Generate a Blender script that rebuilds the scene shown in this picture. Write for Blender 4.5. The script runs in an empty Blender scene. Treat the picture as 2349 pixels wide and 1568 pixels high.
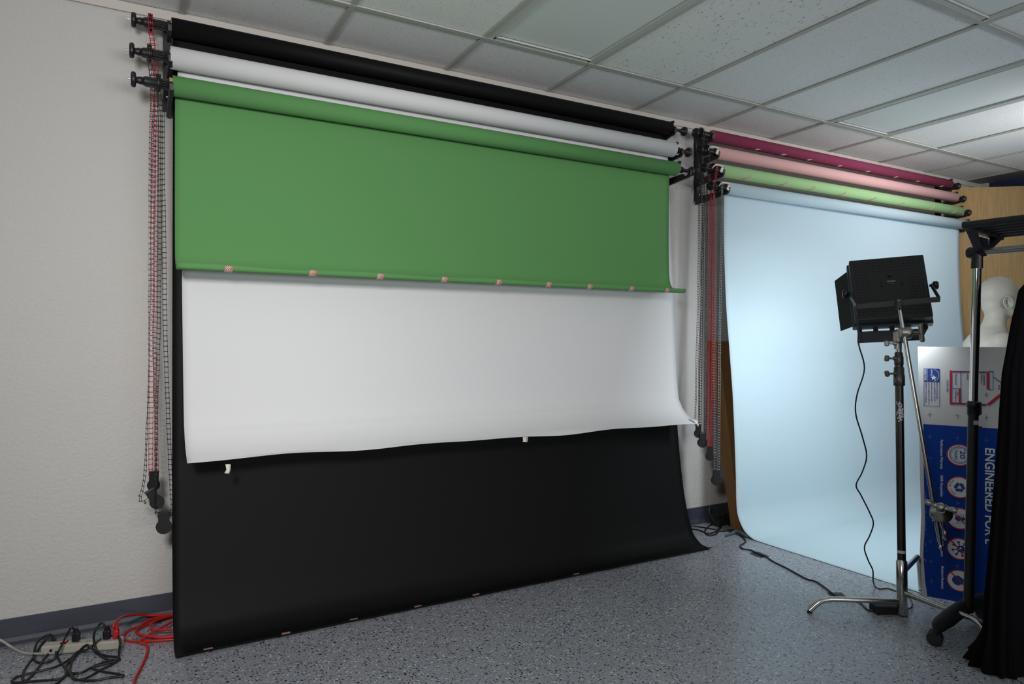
import bpy, bmesh, math, random
from mathutils import Vector, Matrix, Euler
random.seed(7)
C = bpy.context.scene.collection
sc = bpy.context.scene

# ------------------------------------------------------------------ camera
CAMZ, DW = 1.165, 3.24            # camera height, distance from the paper wall
YAW = math.radians(29.5)
cam = bpy.data.objects.new('camera', bpy.data.cameras.new('camera'))
C.objects.link(cam)
cam.location = (0, -DW, CAMZ)
cam.rotation_euler = (math.pi/2, 0, -YAW)
cam.data.sensor_width = 36
cam.data.lens = 24.03
cam.data.shift_y = -0.0004
cam.data.clip_start = 0.02
sc.camera = cam
# ------------------------------------------------------------------ light
sc.view_settings.view_transform = 'Standard'
sc.view_settings.look = 'None'
sc.view_settings.exposure = 0.0
sc.view_settings.gamma = 1.0
w = bpy.data.worlds.new('world'); sc.world = w; w.use_nodes = True
w.node_tree.nodes['Background'].inputs[0].default_value = (0.05, 0.05, 0.055, 1)
w.node_tree.nodes['Background'].inputs[1].default_value = 0.3

def area(name, loc, target, size, power, color, spread=180):
    l = bpy.data.lights.new(name, 'AREA')
    l.shape = 'RECTANGLE'; l.size, l.size_y = size
    l.energy = power; l.color = color; l.spread = math.radians(spread)
    o = bpy.data.objects.new(name, l); C.objects.link(o)
    o.location = loc
    o.rotation_euler = (Vector(target) - Vector(loc)).to_track_quat('-Z', 'Y').to_euler()
    return o
# studio softbox beside the photographer, lamp bouncing at the far right bay
area('softbox_lamp', (-0.50, -3.20, 1.95), (0.80, -0.1, 0.95), (0.40, 0.40), 17.8, (1.0, 0.985, 0.97), 96)
area('rear_fill_light', (1.6, -6.8, 1.1), (1.6, -3.6, 2.9), (3.2, 1.0), 58, (0.96, 0.98, 1.0), 105)  # unseen fill behind the camera, added to brighten ceiling and floor
area('bay_lamp', (5.05, -2.10, 2.22), (4.85, -0.20, 2.50), (0.35, 0.35), 10, (0.98, 0.98, 1.0), 118)

# ------------------------------------------------------------------ helpers
def V(*a): return Vector(a)
def ray(px, py):
    t = (px-1174.5)/1568.0; u = (783.0-py)/1568.0
    return V(math.sin(YAW)+t*math.cos(YAW), math.cos(YAW)-t*math.sin(YAW), u)
CAMP = V(0, -DW, CAMZ)
def P(px, py, D):                  # point at distance D from the camera measured towards the paper wall
    r = ray(px, py); return CAMP + r*(D/r.y)
def PS(px, py, s): return CAMP + ray(px, py)*s
def FL(px, py, z=0.0):             # point on the horizontal plane z
    r = ray(px, py); return CAMP + r*((z-CAMZ)/r.z)
def hit(px, py, o, n):
    r = ray(px, py); return CAMP + r*((o-CAMP).dot(n)/r.dot(n))
def W(x, D, z): return V(x, D-DW, z)

def lin(r, g, b):
    f = lambda c: (c/255/12.92) if c/255 <= .04045 else ((c/255+.055)/1.055)**2.4
    return (f(r), f(g), f(b), 1)
MATS = {}
def mat(name, col, rough=.6, metal=0, spec=.5, bump=None, noise=None, emit=None):
    if name in MATS: return MATS[name]
    m = bpy.data.materials.new(name); m.use_nodes = True; nt = m.node_tree
    b = nt.nodes['Principled BSDF']
    if len(col) == 3: col = (*col, 1)
    b.inputs['Base Color'].default_value = col
    b.inputs['Roughness'].default_value = rough
    b.inputs['Metallic'].default_value = metal
    b.inputs['Specular IOR Level'].default_value = spec
    tc = nt.nodes.new('ShaderNodeTexCoord')
    if noise:
        sc_, amt = noise
        n = nt.nodes.new('ShaderNodeTexNoise'); n.inputs['Scale'].default_value = sc_; n.inputs['Detail'].default_value = 4
        nt.links.new(tc.outputs['Object'], n.inputs['Vector'])
        r = nt.nodes.new('ShaderNodeMix'); r.data_type = 'RGBA'
        nt.links.new(n.outputs['Fac'], r.inputs[0])
        r.inputs[6].default_value = tuple(c*(1-amt) for c in col[:3]) + (1,)
        r.inputs[7].default_value = tuple(min(1, c*(1+amt)) for c in col[:3]) + (1,)
        nt.links.new(r.outputs[2], b.inputs['Base Color'])
    if bump:
        sc_, st, dist = bump
        n = nt.nodes.new('ShaderNodeTexNoise'); n.inputs['Scale'].default_value = sc_; n.inputs['Detail'].default_value = 3
        nt.links.new(tc.outputs['Object'], n.inputs['Vector'])
        bp = nt.nodes.new('ShaderNodeBump'); bp.inputs['Strength'].default_value = st; bp.inputs['Distance'].default_value = dist
        nt.links.new(n.outputs['Fac'], bp.inputs['Height']); nt.links.new(bp.outputs[0], b.inputs['Normal'])
    if emit:
        b.inputs['Emission Color'].default_value = (*emit[:3], 1); b.inputs['Emission Strength'].default_value = emit[3]
    MATS[name] = m
    return m

class MB:
    """collects shapes and links them as ONE mesh"""
    def __init__(s): s.v = []; s.f = []; s.sm = []; s.mi = []; s.cur = 0
    def add(s, vs, fs, smooth=False):
        b = len(s.v); s.v += [Vector(a) for a in vs]
        for f in fs: s.f.append([i+b for i in f]); s.sm.append(smooth); s.mi.append(s.cur)
        return s
    def box(s, c, size, R=None):
        R = R or Matrix.Identity(3); c = Vector(c); h = Vector(size)/2
        vs = [c + R @ V(h.x*i, h.y*j, h.z*k) for i in (-1, 1) for j in (-1, 1) for k in (-1, 1)]
        return s.add(vs, [(0,1,3,2), (4,6,7,5), (0,4,5,1), (2,3,7,6), (0,2,6,4), (1,5,7,3)])
    def bbox(s, c, size, bev, R=None):           # bevelled box
        R = R or Matrix.Identity(3); bm = bmesh.new(); bmesh.ops.create_cube(bm, size=1)
        for v in bm.verts: v.co = V(v.co.x*size[0], v.co.y*size[1], v.co.z*size[2])
        bmesh.ops.bevel(bm, geom=bm.edges[:], offset=bev, segments=2, affect='EDGES', profile=.5)
        bm.verts.index_update(); c = Vector(c)
        s.add([c + R @ v.co for v in bm.verts], [[v.index for v in f.verts] for f in bm.faces]); bm.free(); return s
    def lathe(s, o, ax, prof, n=24, caps=True, smooth=True):   # prof: (distance along axis, radius)
        o = Vector(o); ax = Vector(ax).normalized(); t = ax.orthogonal().normalized(); b2 = ax.cross(t)
        vs = []; fs = []
        for d, r in prof:
            for i in range(n):
                a = 2*math.pi*i/n; vs.append(o + ax*d + (t*math.cos(a)+b2*math.sin(a))*r)
        for k in range(len(prof)-1):
            for i in range(n):
                j = (i+1) % n; fs.append((k*n+i, k*n+j, (k+1)*n+j, (k+1)*n+i))
        s.add(vs, fs, smooth)
        if caps:
            s.add(vs[:n], [list(range(n))[::-1]]); s.add(vs[-n:], [list(range(n))])
        return s
    def rod(s, a, b, r, r2=None, n=12):
        a, b = Vector(a), Vector(b); return s.lathe(a, b-a, [(0, r), ((b-a).length, r2 if r2 is not None else r)], n)
    def tube(s, pts, r, n=8, res=0, flat=1.0):
        pts = [Vector(p) for p in pts]
        if res:
            if isinstance(r, (list, tuple)): r = [q.x for q in spline([V(a, 0, 0) for a in r], res)]
            pts = spline(pts, res)
        T = [(pts[min(i+1, len(pts)-1)]-pts[max(i-1, 0)]).normalized() for i in range(len(pts))]
        u = T[0].orthogonal().normalized(); vs = []; fs = []
        for i, p in enumerate(pts):
            u = (u - T[i]*u.dot(T[i])).normalized(); w_ = T[i].cross(u)
            rr = r[i] if isinstance(r, (list, tuple)) else r
            for k in range(n):
                a = 2*math.pi*k/n; vs.append(p + u*math.cos(a)*rr + w_*math.sin(a)*rr*flat)
        for i in range(len(pts)-1):
            for k in range(n):
                j = (k+1) % n; fs.append((i*n+k, i*n+j, (i+1)*n+j, (i+1)*n+k))
        s.add(vs, fs, True); s.add(vs[:n], [list(range(n))[::-1]]); s.add(vs[-n:], [list(range(n))]); return s
    def grid(s, rows, smooth=True):
        m = len(rows[0]); vs = [p for r in rows for p in r]
        fs = [(i*m+j, i*m+j+1, (i+1)*m+j+1, (i+1)*m+j) for i in range(len(rows)-1) for j in range(m-1)]
        return s.add(vs, fs, smooth)
    def prism(s, pts, d):                         # polygon pts extruded along vector d
        n = len(pts); d = Vector(d); vs = [Vector(p) for p in pts] + [Vector(p)+d for p in pts]
        return s.add(vs, [list(range(n))[::-1], list(range(n, 2*n))] + [(i, (i+1) % n, n+(i+1) % n, n+i) for i in range(n)])
    def build(s, name, m, parent=None, solid=None, sub=None, origin=None):
        me = bpy.data.meshes.new(name)
        o_ = Vector(origin) if origin is not None else Vector((0, 0, 0))
        me.from_pydata([tuple(v-o_) for v in s.v], [], s.f); me.validate()
        for x in (m if isinstance(m, (list, tuple)) else [m]): me.materials.append(x)
        if len(s.sm) == len(me.polygons):
            me.polygons.foreach_set('use_smooth', s.sm); me.polygons.foreach_set('material_index', s.mi)
        bm = bmesh.new(); bm.from_mesh(me); bmesh.ops.recalc_face_normals(bm, faces=bm.faces); bm.to_mesh(me); bm.free()
        o = bpy.data.objects.new(name, me); C.objects.link(o); o.location = o_
        if parent is not None:
            wl = parent.location.copy(); pp_ = parent.parent
            while pp_ is not None: wl = wl + pp_.location; pp_ = pp_.parent
            if parent.type != 'EMPTY': wl = Vector((0, 0, 0))+parent.location
            o.parent = parent; o.matrix_parent_inverse = (Matrix.Translation(wl)).inverted()
        if solid:
            md = o.modifiers.new('thickness', 'SOLIDIFY'); md.thickness = solid; md.offset = 0
        if sub:
            md = o.modifiers.new('smooth', 'SUBSURF'); md.levels = md.render_levels = sub
        return o
def spline(p, res):
    out = []
    for i in range(len(p)-1):
        a = p[max(i-1, 0)]; b = p[i]; c = p[i+1]; d = p[min(i+2, len(p)-1)]
        for k in range(res):
            t = k/res
            out.append(.5*((2*b) + (c-a)*t + (2*a-5*b+4*c-d)*t*t + (3*b-a-3*c+d)*t**3))
    out.append(p[-1]); return out
def tag(o, label=None, cat=None, group=None, kind=None):
    if label: o['label'] = label
    if cat: o['category'] = cat
    if group: o['group'] = group
    if kind: o['kind'] = kind
    return o
def empty(name, loc, label, cat, group=None):
    o = bpy.data.objects.new(name, None); C.objects.link(o); o.location = loc; o.empty_display_size = .05
    return tag(o, label, cat, group)
def sub_empty(name, loc, parent):
    o = bpy.data.objects.new(name, None); C.objects.link(o); o.empty_display_size = .03
    o.parent = parent; o.location = Vector(loc)-parent.location
    return o
def structure(o): o['kind'] = 'structure'; return o
def lerp(a, b, t): return a + (b-a)*t
def interp(tab, x):                               # tab: [(x, y...)] ascending
    if x <= tab[0][0]: return tab[0][1]
    for (a, va), (b, vb) in zip(tab, tab[1:]):
        if x <= b: return va + (vb-va)*(x-a)/(b-a)
    return tab[-1][1]

# ------------------------------------------------------------------ materials
wall_m = mat('wall_paint', lin(197, 194, 190), .75, spec=.3, bump=(70, .9, .005), noise=(3, .02))
trim_m = mat('wall_angle_paint', lin(200, 194, 186), .6)
navy_m = mat('navy_paint', lin(40, 52, 84), .8)
base_m = mat('rubber_cove_base', lin(62, 64, 76), .55, noise=(20, .06))
blackp = mat('black_plastic', lin(24, 24, 27), .42)
blackm = mat('black_metal', lin(26, 26, 28), .5, noise=(60, .15))
rubber = mat('black_rubber', lin(20, 20, 21), .75)
chrome = mat('brushed_steel', lin(190, 188, 184), .22, metal=1, noise=(40, .06))
chromeb = mat('bright_chrome', lin(225, 225, 228), .07, metal=1)
castm = mat('cast_metal', lin(165, 162, 158), .38, metal=1, bump=(120, .2, .002))
darkcast = mat('worn_dark_steel', lin(96, 94, 92), .42, metal=1, noise=(70, .5))
card_m = mat('cardboard_core', lin(190, 140, 110), .8)
whitepl = mat('white_plastic', lin(225, 222, 215), .45)
black_paper = mat('black_paper', lin(16, 16, 16), .6, spec=.16)
white_paper = mat('white_paper', lin(219, 219, 220), .8, spec=.25)
green_paper = mat('green_paper', lin(94, 145, 88), .9, spec=.2)
blue_paper = mat('light_blue_paper', lin(196, 217, 226), .85, spec=.2)
lime_paper = mat('light_green_paper', lin(176, 216, 156), .85, spec=.2)
pink_paper = mat('pink_paper', lin(238, 186, 186), .85, spec=.2)
plum_paper = mat('plum_paper', lin(140, 60, 88), .85, spec=.2)
tape_m = mat('tan_tape', lin(214, 170, 150), .6)
whitetape = mat('cream_tape', lin(224, 220, 206), .6)
redcord = mat('red_cord', lin(182, 30, 28), .4)
blackcord = mat('black_cord', lin(26, 25, 30), .4)
text_white = mat('printed_white', lin(206, 208, 212), .6)
faint_white = mat('printed_faint', lin(96, 118, 168), .6)
text_blue = mat('printed_blue', lin(16, 52, 128), .6)
text_red = mat('printed_red', lin(165, 8, 38), .6)

def floor_material():
    m = bpy.data.materials.new('speckled_epoxy_floor'); m.use_nodes = True; nt = m.node_tree; N = nt.nodes.new; L = nt.links.new
    b = nt.nodes['Principled BSDF']; tc = N('ShaderNodeTexCoord')
    nz = N('ShaderNodeTexNoise'); nz.inputs['Scale'].default_value = 160; nz.inputs['Detail'].default_value = 2
    L(tc.outputs['Object'], nz.inputs['Vector'])
    n2 = N('ShaderNodeTexNoise'); n2.inputs['Scale'].default_value = 2.2; n2.inputs['Detail'].default_value = 5
    L(tc.outputs['Object'], n2.inputs['Vector'])
    base = N('ShaderNodeMix'); base.data_type = 'RGBA'; L(n2.outputs['Fac'], base.inputs[0])
    base.inputs[6].default_value = lin(138, 141, 148); base.inputs[7].default_value = lin(154, 157, 164)
    cur = base.outputs[2]
    for off, scale, col, pres, thr in ((0.0, 84, lin(200, 202, 200), .70, .40), (3.7, 80, lin(26, 26, 32), .74, .38), (9.1, 82, lin(64, 80, 122), .76, .38), (5.3, 135, lin(178, 180, 184), .76, .40), (7.7, 140, lin(56, 58, 68), .74, .40)):
        vm = N('ShaderNodeVectorMath'); vm.operation = 'ADD'; L(tc.outputs['Object'], vm.inputs[0]); vm.inputs[1].default_value = (off, off*1.7, 0)
        w1 = N('ShaderNodeVectorMath'); w1.operation = 'SCALE'; L(nz.outputs['Color'], w1.inputs[0]); w1.inputs['Scale'].default_value = .012
        w2 = N('ShaderNodeVectorMath'); w2.operation = 'ADD'; L(vm.outputs[0], w2.inputs[0]); L(w1.outputs[0], w2.inputs[1])
        vo = N('ShaderNodeTexVoronoi'); vo.voronoi_dimensions = '2D'; vo.inputs['Scale'].default_value = scale; L(w2.outputs[0], vo.inputs['Vector'])
        sep = N('ShaderNodeSeparateColor'); L(vo.outputs['Color'], sep.inputs[0])
        g = N('ShaderNodeMath'); g.operation = 'GREATER_THAN'; L(sep.outputs[0], g.inputs[0]); g.inputs[1].default_value = pres
        mm = N('ShaderNodeMath'); mm.operation = 'MULTIPLY'; L(sep.outputs[1], mm.inputs[0]); mm.inputs[1].default_value = thr
        l_ = N('ShaderNodeMath'); l_.operation = 'LESS_THAN'; L(vo.outputs['Distance'], l_.inputs[0]); L(mm.outputs[0], l_.inputs[1])
        mu = N('ShaderNodeMath'); mu.operation = 'MULTIPLY'; L(g.outputs[0], mu.inputs[0]); L(l_.outputs[0], mu.inputs[1])
        mx = N('ShaderNodeMix'); mx.data_type = 'RGBA'; L(mu.outputs[0], mx.inputs[0]); L(cur, mx.inputs[6]); mx.inputs[7].default_value = col
        cur = mx.outputs[2]
    # worn brownish scuff by the stand foot
    ctr = FL(1890, 1422); df = N('ShaderNodeVectorMath'); df.operation = 'SUBTRACT'; L(tc.outputs['Object'], df.inputs[0]); df.inputs[1].default_value = ctr-V((-3.2+6.62)/2, -3.5, -.05)
    ms = N('ShaderNodeVectorMath'); ms.operation = 'MULTIPLY'; L(df.outputs[0], ms.inputs[0]); ms.inputs[1].default_value = (4.0, 9.0, 0)
    ln = N('ShaderNodeVectorMath'); ln.operation = 'LENGTH'; L(ms.outputs[0], ln.inputs[0])
    n3 = N('ShaderNodeTexNoise'); n3.inputs['Scale'].default_value = 14; n3.inputs['Detail'].default_value = 5; L(tc.outputs['Object'], n3.inputs['Vector'])
    sb = N('ShaderNodeMath'); sb.operation = 'SUBTRACT'; L(n3.outputs['Fac'], sb.inputs[0]); mls = N('ShaderNodeMath'); mls.operation = 'MULTIPLY'; L(ln.outputs['Value'], mls.inputs[0]); mls.inputs[1].default_value = .22; L(mls.outputs[0], sb.inputs[1])
    mr = N('ShaderNodeMapRange'); L(sb.outputs[0], mr.inputs[0]); mr.inputs[1].default_value = .36; mr.inputs[2].default_value = .56; mr.inputs[4].default_value = .75
    md = N('ShaderNodeMix'); md.data_type = 'RGBA'; L(mr.outputs[0], md.inputs[0]); L(cur, md.inputs[6]); md.inputs[7].default_value = lin(92, 84, 80); cur = md.outputs[2]
    L(cur, b.inputs['Base Color'])
    b.inputs['Roughness'].default_value = .34
    bp = N('ShaderNodeBump'); bp.inputs['Strength'].default_value = .25; bp.inputs['Distance'].default_value = .002
    L(nz.outputs['Fac'], bp.inputs['Height']); L(bp.outputs[0], b.inputs['Normal'])
    return m
def tile_material(name, coarse):
    m = bpy.data.materials.new(name); m.use_nodes = True; nt = m.node_tree; N = nt.nodes.new; L = nt.links.new
    b = nt.nodes['Principled BSDF']; b.inputs['Roughness'].default_value = .9; b.inputs['Specular IOR Level'].default_value = .15
    tc = N('ShaderNodeTexCoord'); mp = N('ShaderNodeMapping'); L(tc.outputs['Object'], mp.inputs[0])
    mp.inputs['Rotation'].default_value = (0, 0, .5)
    mp.inputs['Scale'].default_value = (1, .38, 1) if coarse else (1, .8, 1)
    nz = N('ShaderNodeTexNoise'); nz.inputs['Scale'].default_value = 70; L(tc.outputs['Object'], nz.inputs['Vector'])
    sc1 = N('ShaderNodeVectorMath'); sc1.operation = 'SCALE'; sc1.inputs['Scale'].default_value = .02; L(nz.outputs['Color'], sc1.inputs[0])
    ad = N('ShaderNodeVectorMath'); ad.operation = 'ADD'; L(mp.outputs[0], ad.inputs[0]); L(sc1.outputs[0], ad.inputs[1])
    vo = N('ShaderNodeTexVoronoi'); vo.voronoi_dimensions = '2D'; vo.inputs['Scale'].default_value = 100 if coarse else 165; L(ad.outputs[0], vo.inputs['Vector'])
    sep = N('ShaderNodeSeparateColor'); L(vo.outputs['Color'], sep.inputs[0])
    g = N('ShaderNodeMath'); g.operation = 'GREATER_THAN'; L(sep.outputs[0], g.inputs[0]); g.inputs[1].default_value = .62 if coarse else .6
    mm = N('ShaderNodeMath'); mm.operation = 'MULTIPLY'; L(sep.outputs[1], mm.inputs[0]); mm.inputs[1].default_value = .21 if coarse else .21
    l_ = N('ShaderNodeMath'); l_.operation = 'LESS_THAN'; L(vo.outputs['Distance'], l_.inputs[0]); L(mm.outputs[0], l_.inputs[1])
    mu = N('ShaderNodeMath'); mu.operation = 'MULTIPLY'; L(g.outputs[0], mu.inputs[0]); L(l_.outputs[0], mu.inputs[1])
    mx = N('ShaderNodeMix'); mx.data_type = 'RGBA'; L(mu.outputs[0], mx.inputs[0])
    mx.inputs[6].default_value = lin(244, 244, 242); mx.inputs[7].default_value = lin(112, 112, 116) if coarse else lin(140, 140, 142)
    L(mx.outputs[2], b.inputs['Base Color'])
    bp = N('ShaderNodeBump'); bp.inputs['Strength'].default_value = .3; bp.inputs['Distance'].default_value = .002
    nb = N('ShaderNodeTexNoise'); nb.inputs['Scale'].default_value = 220; L(tc.outputs['Object'], nb.inputs['Vector'])
    L(nb.outputs['Fac'], bp.inputs['Height']); L(bp.outputs[0], b.inputs['Normal'])
    return m
def burlap(name, c1, c2, horiz=.03):
    m = bpy.data.materials.new(name); m.use_nodes = True; nt = m.node_tree; N = nt.nodes.new; L = nt.links.new
    b = nt.nodes['Principled BSDF']; b.inputs['Roughness'].default_value = .85
    tc = N('ShaderNodeTexCoord'); mp = N('ShaderNodeMapping'); L(tc.outputs['Object'], mp.inputs[0]); mp.inputs['Scale'].default_value = (1, 1, horiz)
    n = N('ShaderNodeTexNoise'); n.inputs['Scale'].default_value = 170; n.inputs['Detail'].default_value = 3; L(mp.outputs[0], n.inputs['Vector'])
    n2 = N('ShaderNodeTexNoise'); n2.inputs['Scale'].default_value = 160; L(tc.outputs['Object'], n2.inputs['Vector'])
    ad = N('ShaderNodeMath'); ad.operation = 'ADD'; wv = N('ShaderNodeMath'); wv.operation = 'MULTIPLY'; L(n2.outputs['Fac'], wv.inputs[0]); wv.inputs[1].default_value = .45; L(n.outputs['Fac'], ad.inputs[0]); L(wv.outputs[0], ad.inputs[1])
    mr = N('ShaderNodeMapRange'); L(ad.outputs[0], mr.inputs[0]); mr.inputs[1].default_value = .45; mr.inputs[2].default_value = 1.0
    mx = N('ShaderNodeMix'); mx.data_type = 'RGBA'; L(mr.outputs[0], mx.inputs[0]); mx.inputs[6].default_value = c1; mx.inputs[7].default_value = c2
    L(mx.outputs[2], b.inputs['Base Color']); return m
burlap_m = burlap('woven_tan_board', lin(160, 128, 82), lin(192, 160, 112))
oak_m = burlap('golden_board', lin(116, 80, 42), lin(140, 100, 56))
floor_m = floor_material(); tile_f = tile_material('pinhole_tile', False); tile_c = tile_material('fissured_tile', True)
tee_m = mat('ceiling_tee', lin(188, 187, 179), .6)
lens_m = mat('prismatic_diffuser', lin(232, 236, 234), .5, bump=(260, .15, .001))
frame_m = mat('fixture_frame', lin(200, 202, 198), .45)
soffit_m = mat('grey_soffit', lin(128, 126, 126), .6, noise=(8, .06))

# ------------------------------------------------------------------ room
XL, XR, YF, H = -3.2, 6.62, -7.0, CAMZ+1.396
structure(MB().box(((XL+XR)/2, YF/2, -.05), (XR-XL+.2, -YF+.2, .1)).build('floor', floor_m))
structure(MB().box(((XL+XR)/2, .05, H/2+.05), (XR-XL+.2, .1, H+.1)).build('wall_back', wall_m))
structure(MB().box((XL-.05, YF/2, H/2+.05), (.1, -YF, H+.1)).build('wall_left', wall_m))
structure(MB().box((XR+.05, YF/2, H/2+.05), (.1, -YF, H+.1)).build('wall_right', navy_m))
structure(MB().box(((XL+XR)/2, YF-.05, H/2+.05), (XR-XL+.2, .1, H+.1)).build('wall_front', mat('studio_wall_grey', lin(120, 118, 116), .8)))
# white corner bead where the paper wall ends
structure(MB().box((XR-.014, -.035, H/2), (.028, .07, H)).build('trim_1', trim_m))
# perimeter angle and cove base
structure(MB().box(((XL+XR)/2, -.006, H-.019), (XR-XL, .012, .038)).box(((XL+XR)/2, -.0008, H-.040), (XR-XL, .0016, .0016)).build('trim_2', trim_m))
bb = MB(); bb.prism([(XL, 0, 0), (XL, -.030, 0), (XL, -.028, .006), (XL, -.014, .014), (XL, -.007, .028), (XL, -.006, .098), (XL, -.003, .101), (XL, 0, .101)], (XR-XL, 0, 0))
structure(bb.build('baseboard_back', base_m))
# suspended ceiling: individual tiles between tees, laid out on the real 2 ft x 4 ft grid
gx = [.209+.6146*k for k in range(-6, 11)]
gy = [2.80-1.207*k for k in range(-1, 6)]          # distances D of the long tees; first row is cut short by the wall
cm = MB(); fixtures = [(2, 2.80), (6, 2.80), (4, 1.593), (0, .386), (6, .386)]
cm.box(((XL+XR)/2, YF/2, H+.09), (XR-XL+.2, -YF+.2, .06))
def fix_at(x, d): return any(abs(gx[0]+.6146*(i+6)-x) < .05 and abs(d-dd) < .05 for i, dd in fixtures)
for i in range(-6, 11):
    x0 = .209+.6146*i; x1 = min(x0+.6146, 6.36)
    if x0 > 6.3: continue
    for d in [DW]+[2.80-1.207*k for k in range(0, 6)]:
        if d == DW: d1 = 2.80
        else: d1 = d-1.207
        if fix_at(x0, d) and d != DW: continue
        x0c = max(x0, XL); d1 = max(d1, DW+YF)
        coarse = (i == 3 and abs(d-2.80) < .01) 
        cm.cur = 1 if coarse else 0
        cm.box(((x0c+x1)/2, (d+d1)/2-DW, H+.010+.004*random.random()), (x1-x0c-.004, d-d1-.004, .012))
cm.cur = 2
cm.box(((6.36+XR)/2, YF/2, H+.004), (XR-6.36, -YF, .012))
structure(cm.build('ceiling', [tile_f, tile_c, soffit_m]))
tg = MB()
for i in range(-5, 11):
    x = .209+.6146*i
    tg.box((x, YF/2, H-.0005), (.024, -YF, .005))
for k in range(0, 6):
    d = 2.80-1.207*k
    tg.box(((XL+6.36)/2, d-DW, H-.001), (6.36-XL, .024, .006))
structure(tg.build('trim_3', tee_m))
for n_, (i, d, lab) in enumerate([(2, 2.80, 'unlit recessed ceiling light panel above the middle of the black paper roll'),
        (6, 2.80, 'unlit recessed ceiling light panel above the plum paper roll'),
        (4, 1.593, 'unlit recessed ceiling light panel at the top right edge of the picture'),
        (0, .386, None), (6, .386, None)]):
    if not lab: continue
    x0 = .209+.6146*i; cx, cy = x0+.3073, d-.6035-DW
    t = empty('ceiling_light', (cx, cy, H), lab, 'ceiling light', 'recessed ceiling light panels')
    f = MB()
    for sx in (-1, 1): f.box((cx+sx*.284, cy, H+.001), (.046, 1.206, .006))
    for sy in (-1, 1): f.box((cx, cy+sy*.582, H+.001), (.54, .042, .006))
    for sx in (-1, 1): f.box((cx+sx*.2655, cy, H-.0035), (.003, 1.13, .003))
    for sy in (-1, 1): f.box((cx, cy+sy*.562, H-.0035), (.53, .003, .003))
    f.build('frame', frame_m, t)
    MB().box((cx, cy, H+.010), (.535, 1.128, .006)).build('diffuser', lens_m, t)
for i, d in ((0, .386), (6, .386)):                # plain blank tiles where no fixture is in view
    x0 = .209+.6146*i
    structure(MB().box((x0+.3073, d-.6035-DW, H+.012), (.6, 1.19, .012)).build('ceiling', tile_f))

# ------------------------------------------------------------------ paper backdrops
XA = V(1, 0, 0)
def knob_unit(x0, D, z, root, sgn, sprocket=None, lever=False):
    """expanding roller plug at a roll end; sgn -1 = left end, +1 = right end"""
    o = W(x0, D, z); ax = V(sgn, 0, 0)
    k = MB()
    if sgn < 0:
        k.lathe(o, ax, [(-.01, .024), (.006, .024), (.008, .0185), (.088, .0185), (.094, .016), (.100, .009)], 20)
        for a in range(12):
            an = a*math.pi/6; c = V(0, math.cos(an), math.sin(an))*.0185
            k.rod(o+ax*.012+c, o+ax*.086+c, .0017, n=5)
        if not sprocket is None:
            so = o+ax*sprocket
            k.lathe(so-ax*.006, ax, [(0, .030), (.003, .033), (.009, .033), (.012, .030)], 20)
            for a in range(10):
                an = a*math.pi/5; c = V(0, math.cos(an), math.sin(an))
                k.rod(so+c*.03, so+c*.038, .003, .002, n=5)
    else:
        k.lathe(o, ax, [(-.02, .030), (.006, .030), (.010, .022), (.040, .018), (.050, .008)], 18)
        k.rod(o+ax*.022+V(0, 0, .018), o+ax*.022+V(0, 0, .040), .006)
        for a in range(3):
            an = a*2*math.pi/3+.3; k.lathe(o+ax*.022+V(math.cos(an)*.006, math.sin(an)*.006, .036), V(0, 0, 1), [(0, .005), (.003, .008), (.010, .008), (.013, .005)], 10)
    k.build('drive_plug', blackp, root)
    kb = MB()
    if sgn < 0:
        kb.lathe(o, ax, [(.096, .009), (.099, .0155), (.104, .0145), (.116, .0115), (.1175, .014), (.118, .022), (.1195, .0265), (.124, .0290), (.130, .0290), (.1345, .0265), (.136, .020), (.1350, .010)], 28)
        for a in range(7):
            an = a*2*math.pi/7; c = V(0, math.cos(an), math.sin(an)); kb.rod(o+ax*.122+c*.0262, o+ax*.132+c*.0262, .0034, n=8)
    else:
        kb.lathe(o, ax, [(.040, .012), (.055, .0095), (.080, .0095), (.088, .0135), (.100, .0145), (.103, .022), (.107, .0265), (.113, .0285), (.119, .0275), (.121, .024), (.118, .018), (.112, .009)], 28)
        for a in range(7):
            an = a*2*math.pi/7; c = V(0, math.cos(an), math.sin(an)); kb.rod(o+ax*.108+c*.0258, o+ax*.119+c*.0258, .0030, n=8)
    kn = kb.build('knob', blackp, root)
    if sgn < 0:
        MB().rod(o+ax*.130, o+ax*.150, .0033).build('bolt', chromeb, kn)
    if lever:
        lv = MB(); lv.tube([o+V(-.090, -.030, -.004), o+V(-.080, -.034, .010), o+V(-.066, -.036, .018), o+V(-.040, -.037, .019), o+V(-.004, -.038, .015)], [.004, .005, .006, .0065, .005], n=8, res=4, flat=.7)
        lv.bbox(o+V(-.016, -.034, -.006), (.020, .010, .034), .004, Matrix.Rotation(.5, 3, 'Y'))
        lv.build('lever', whitepl, root)

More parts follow.
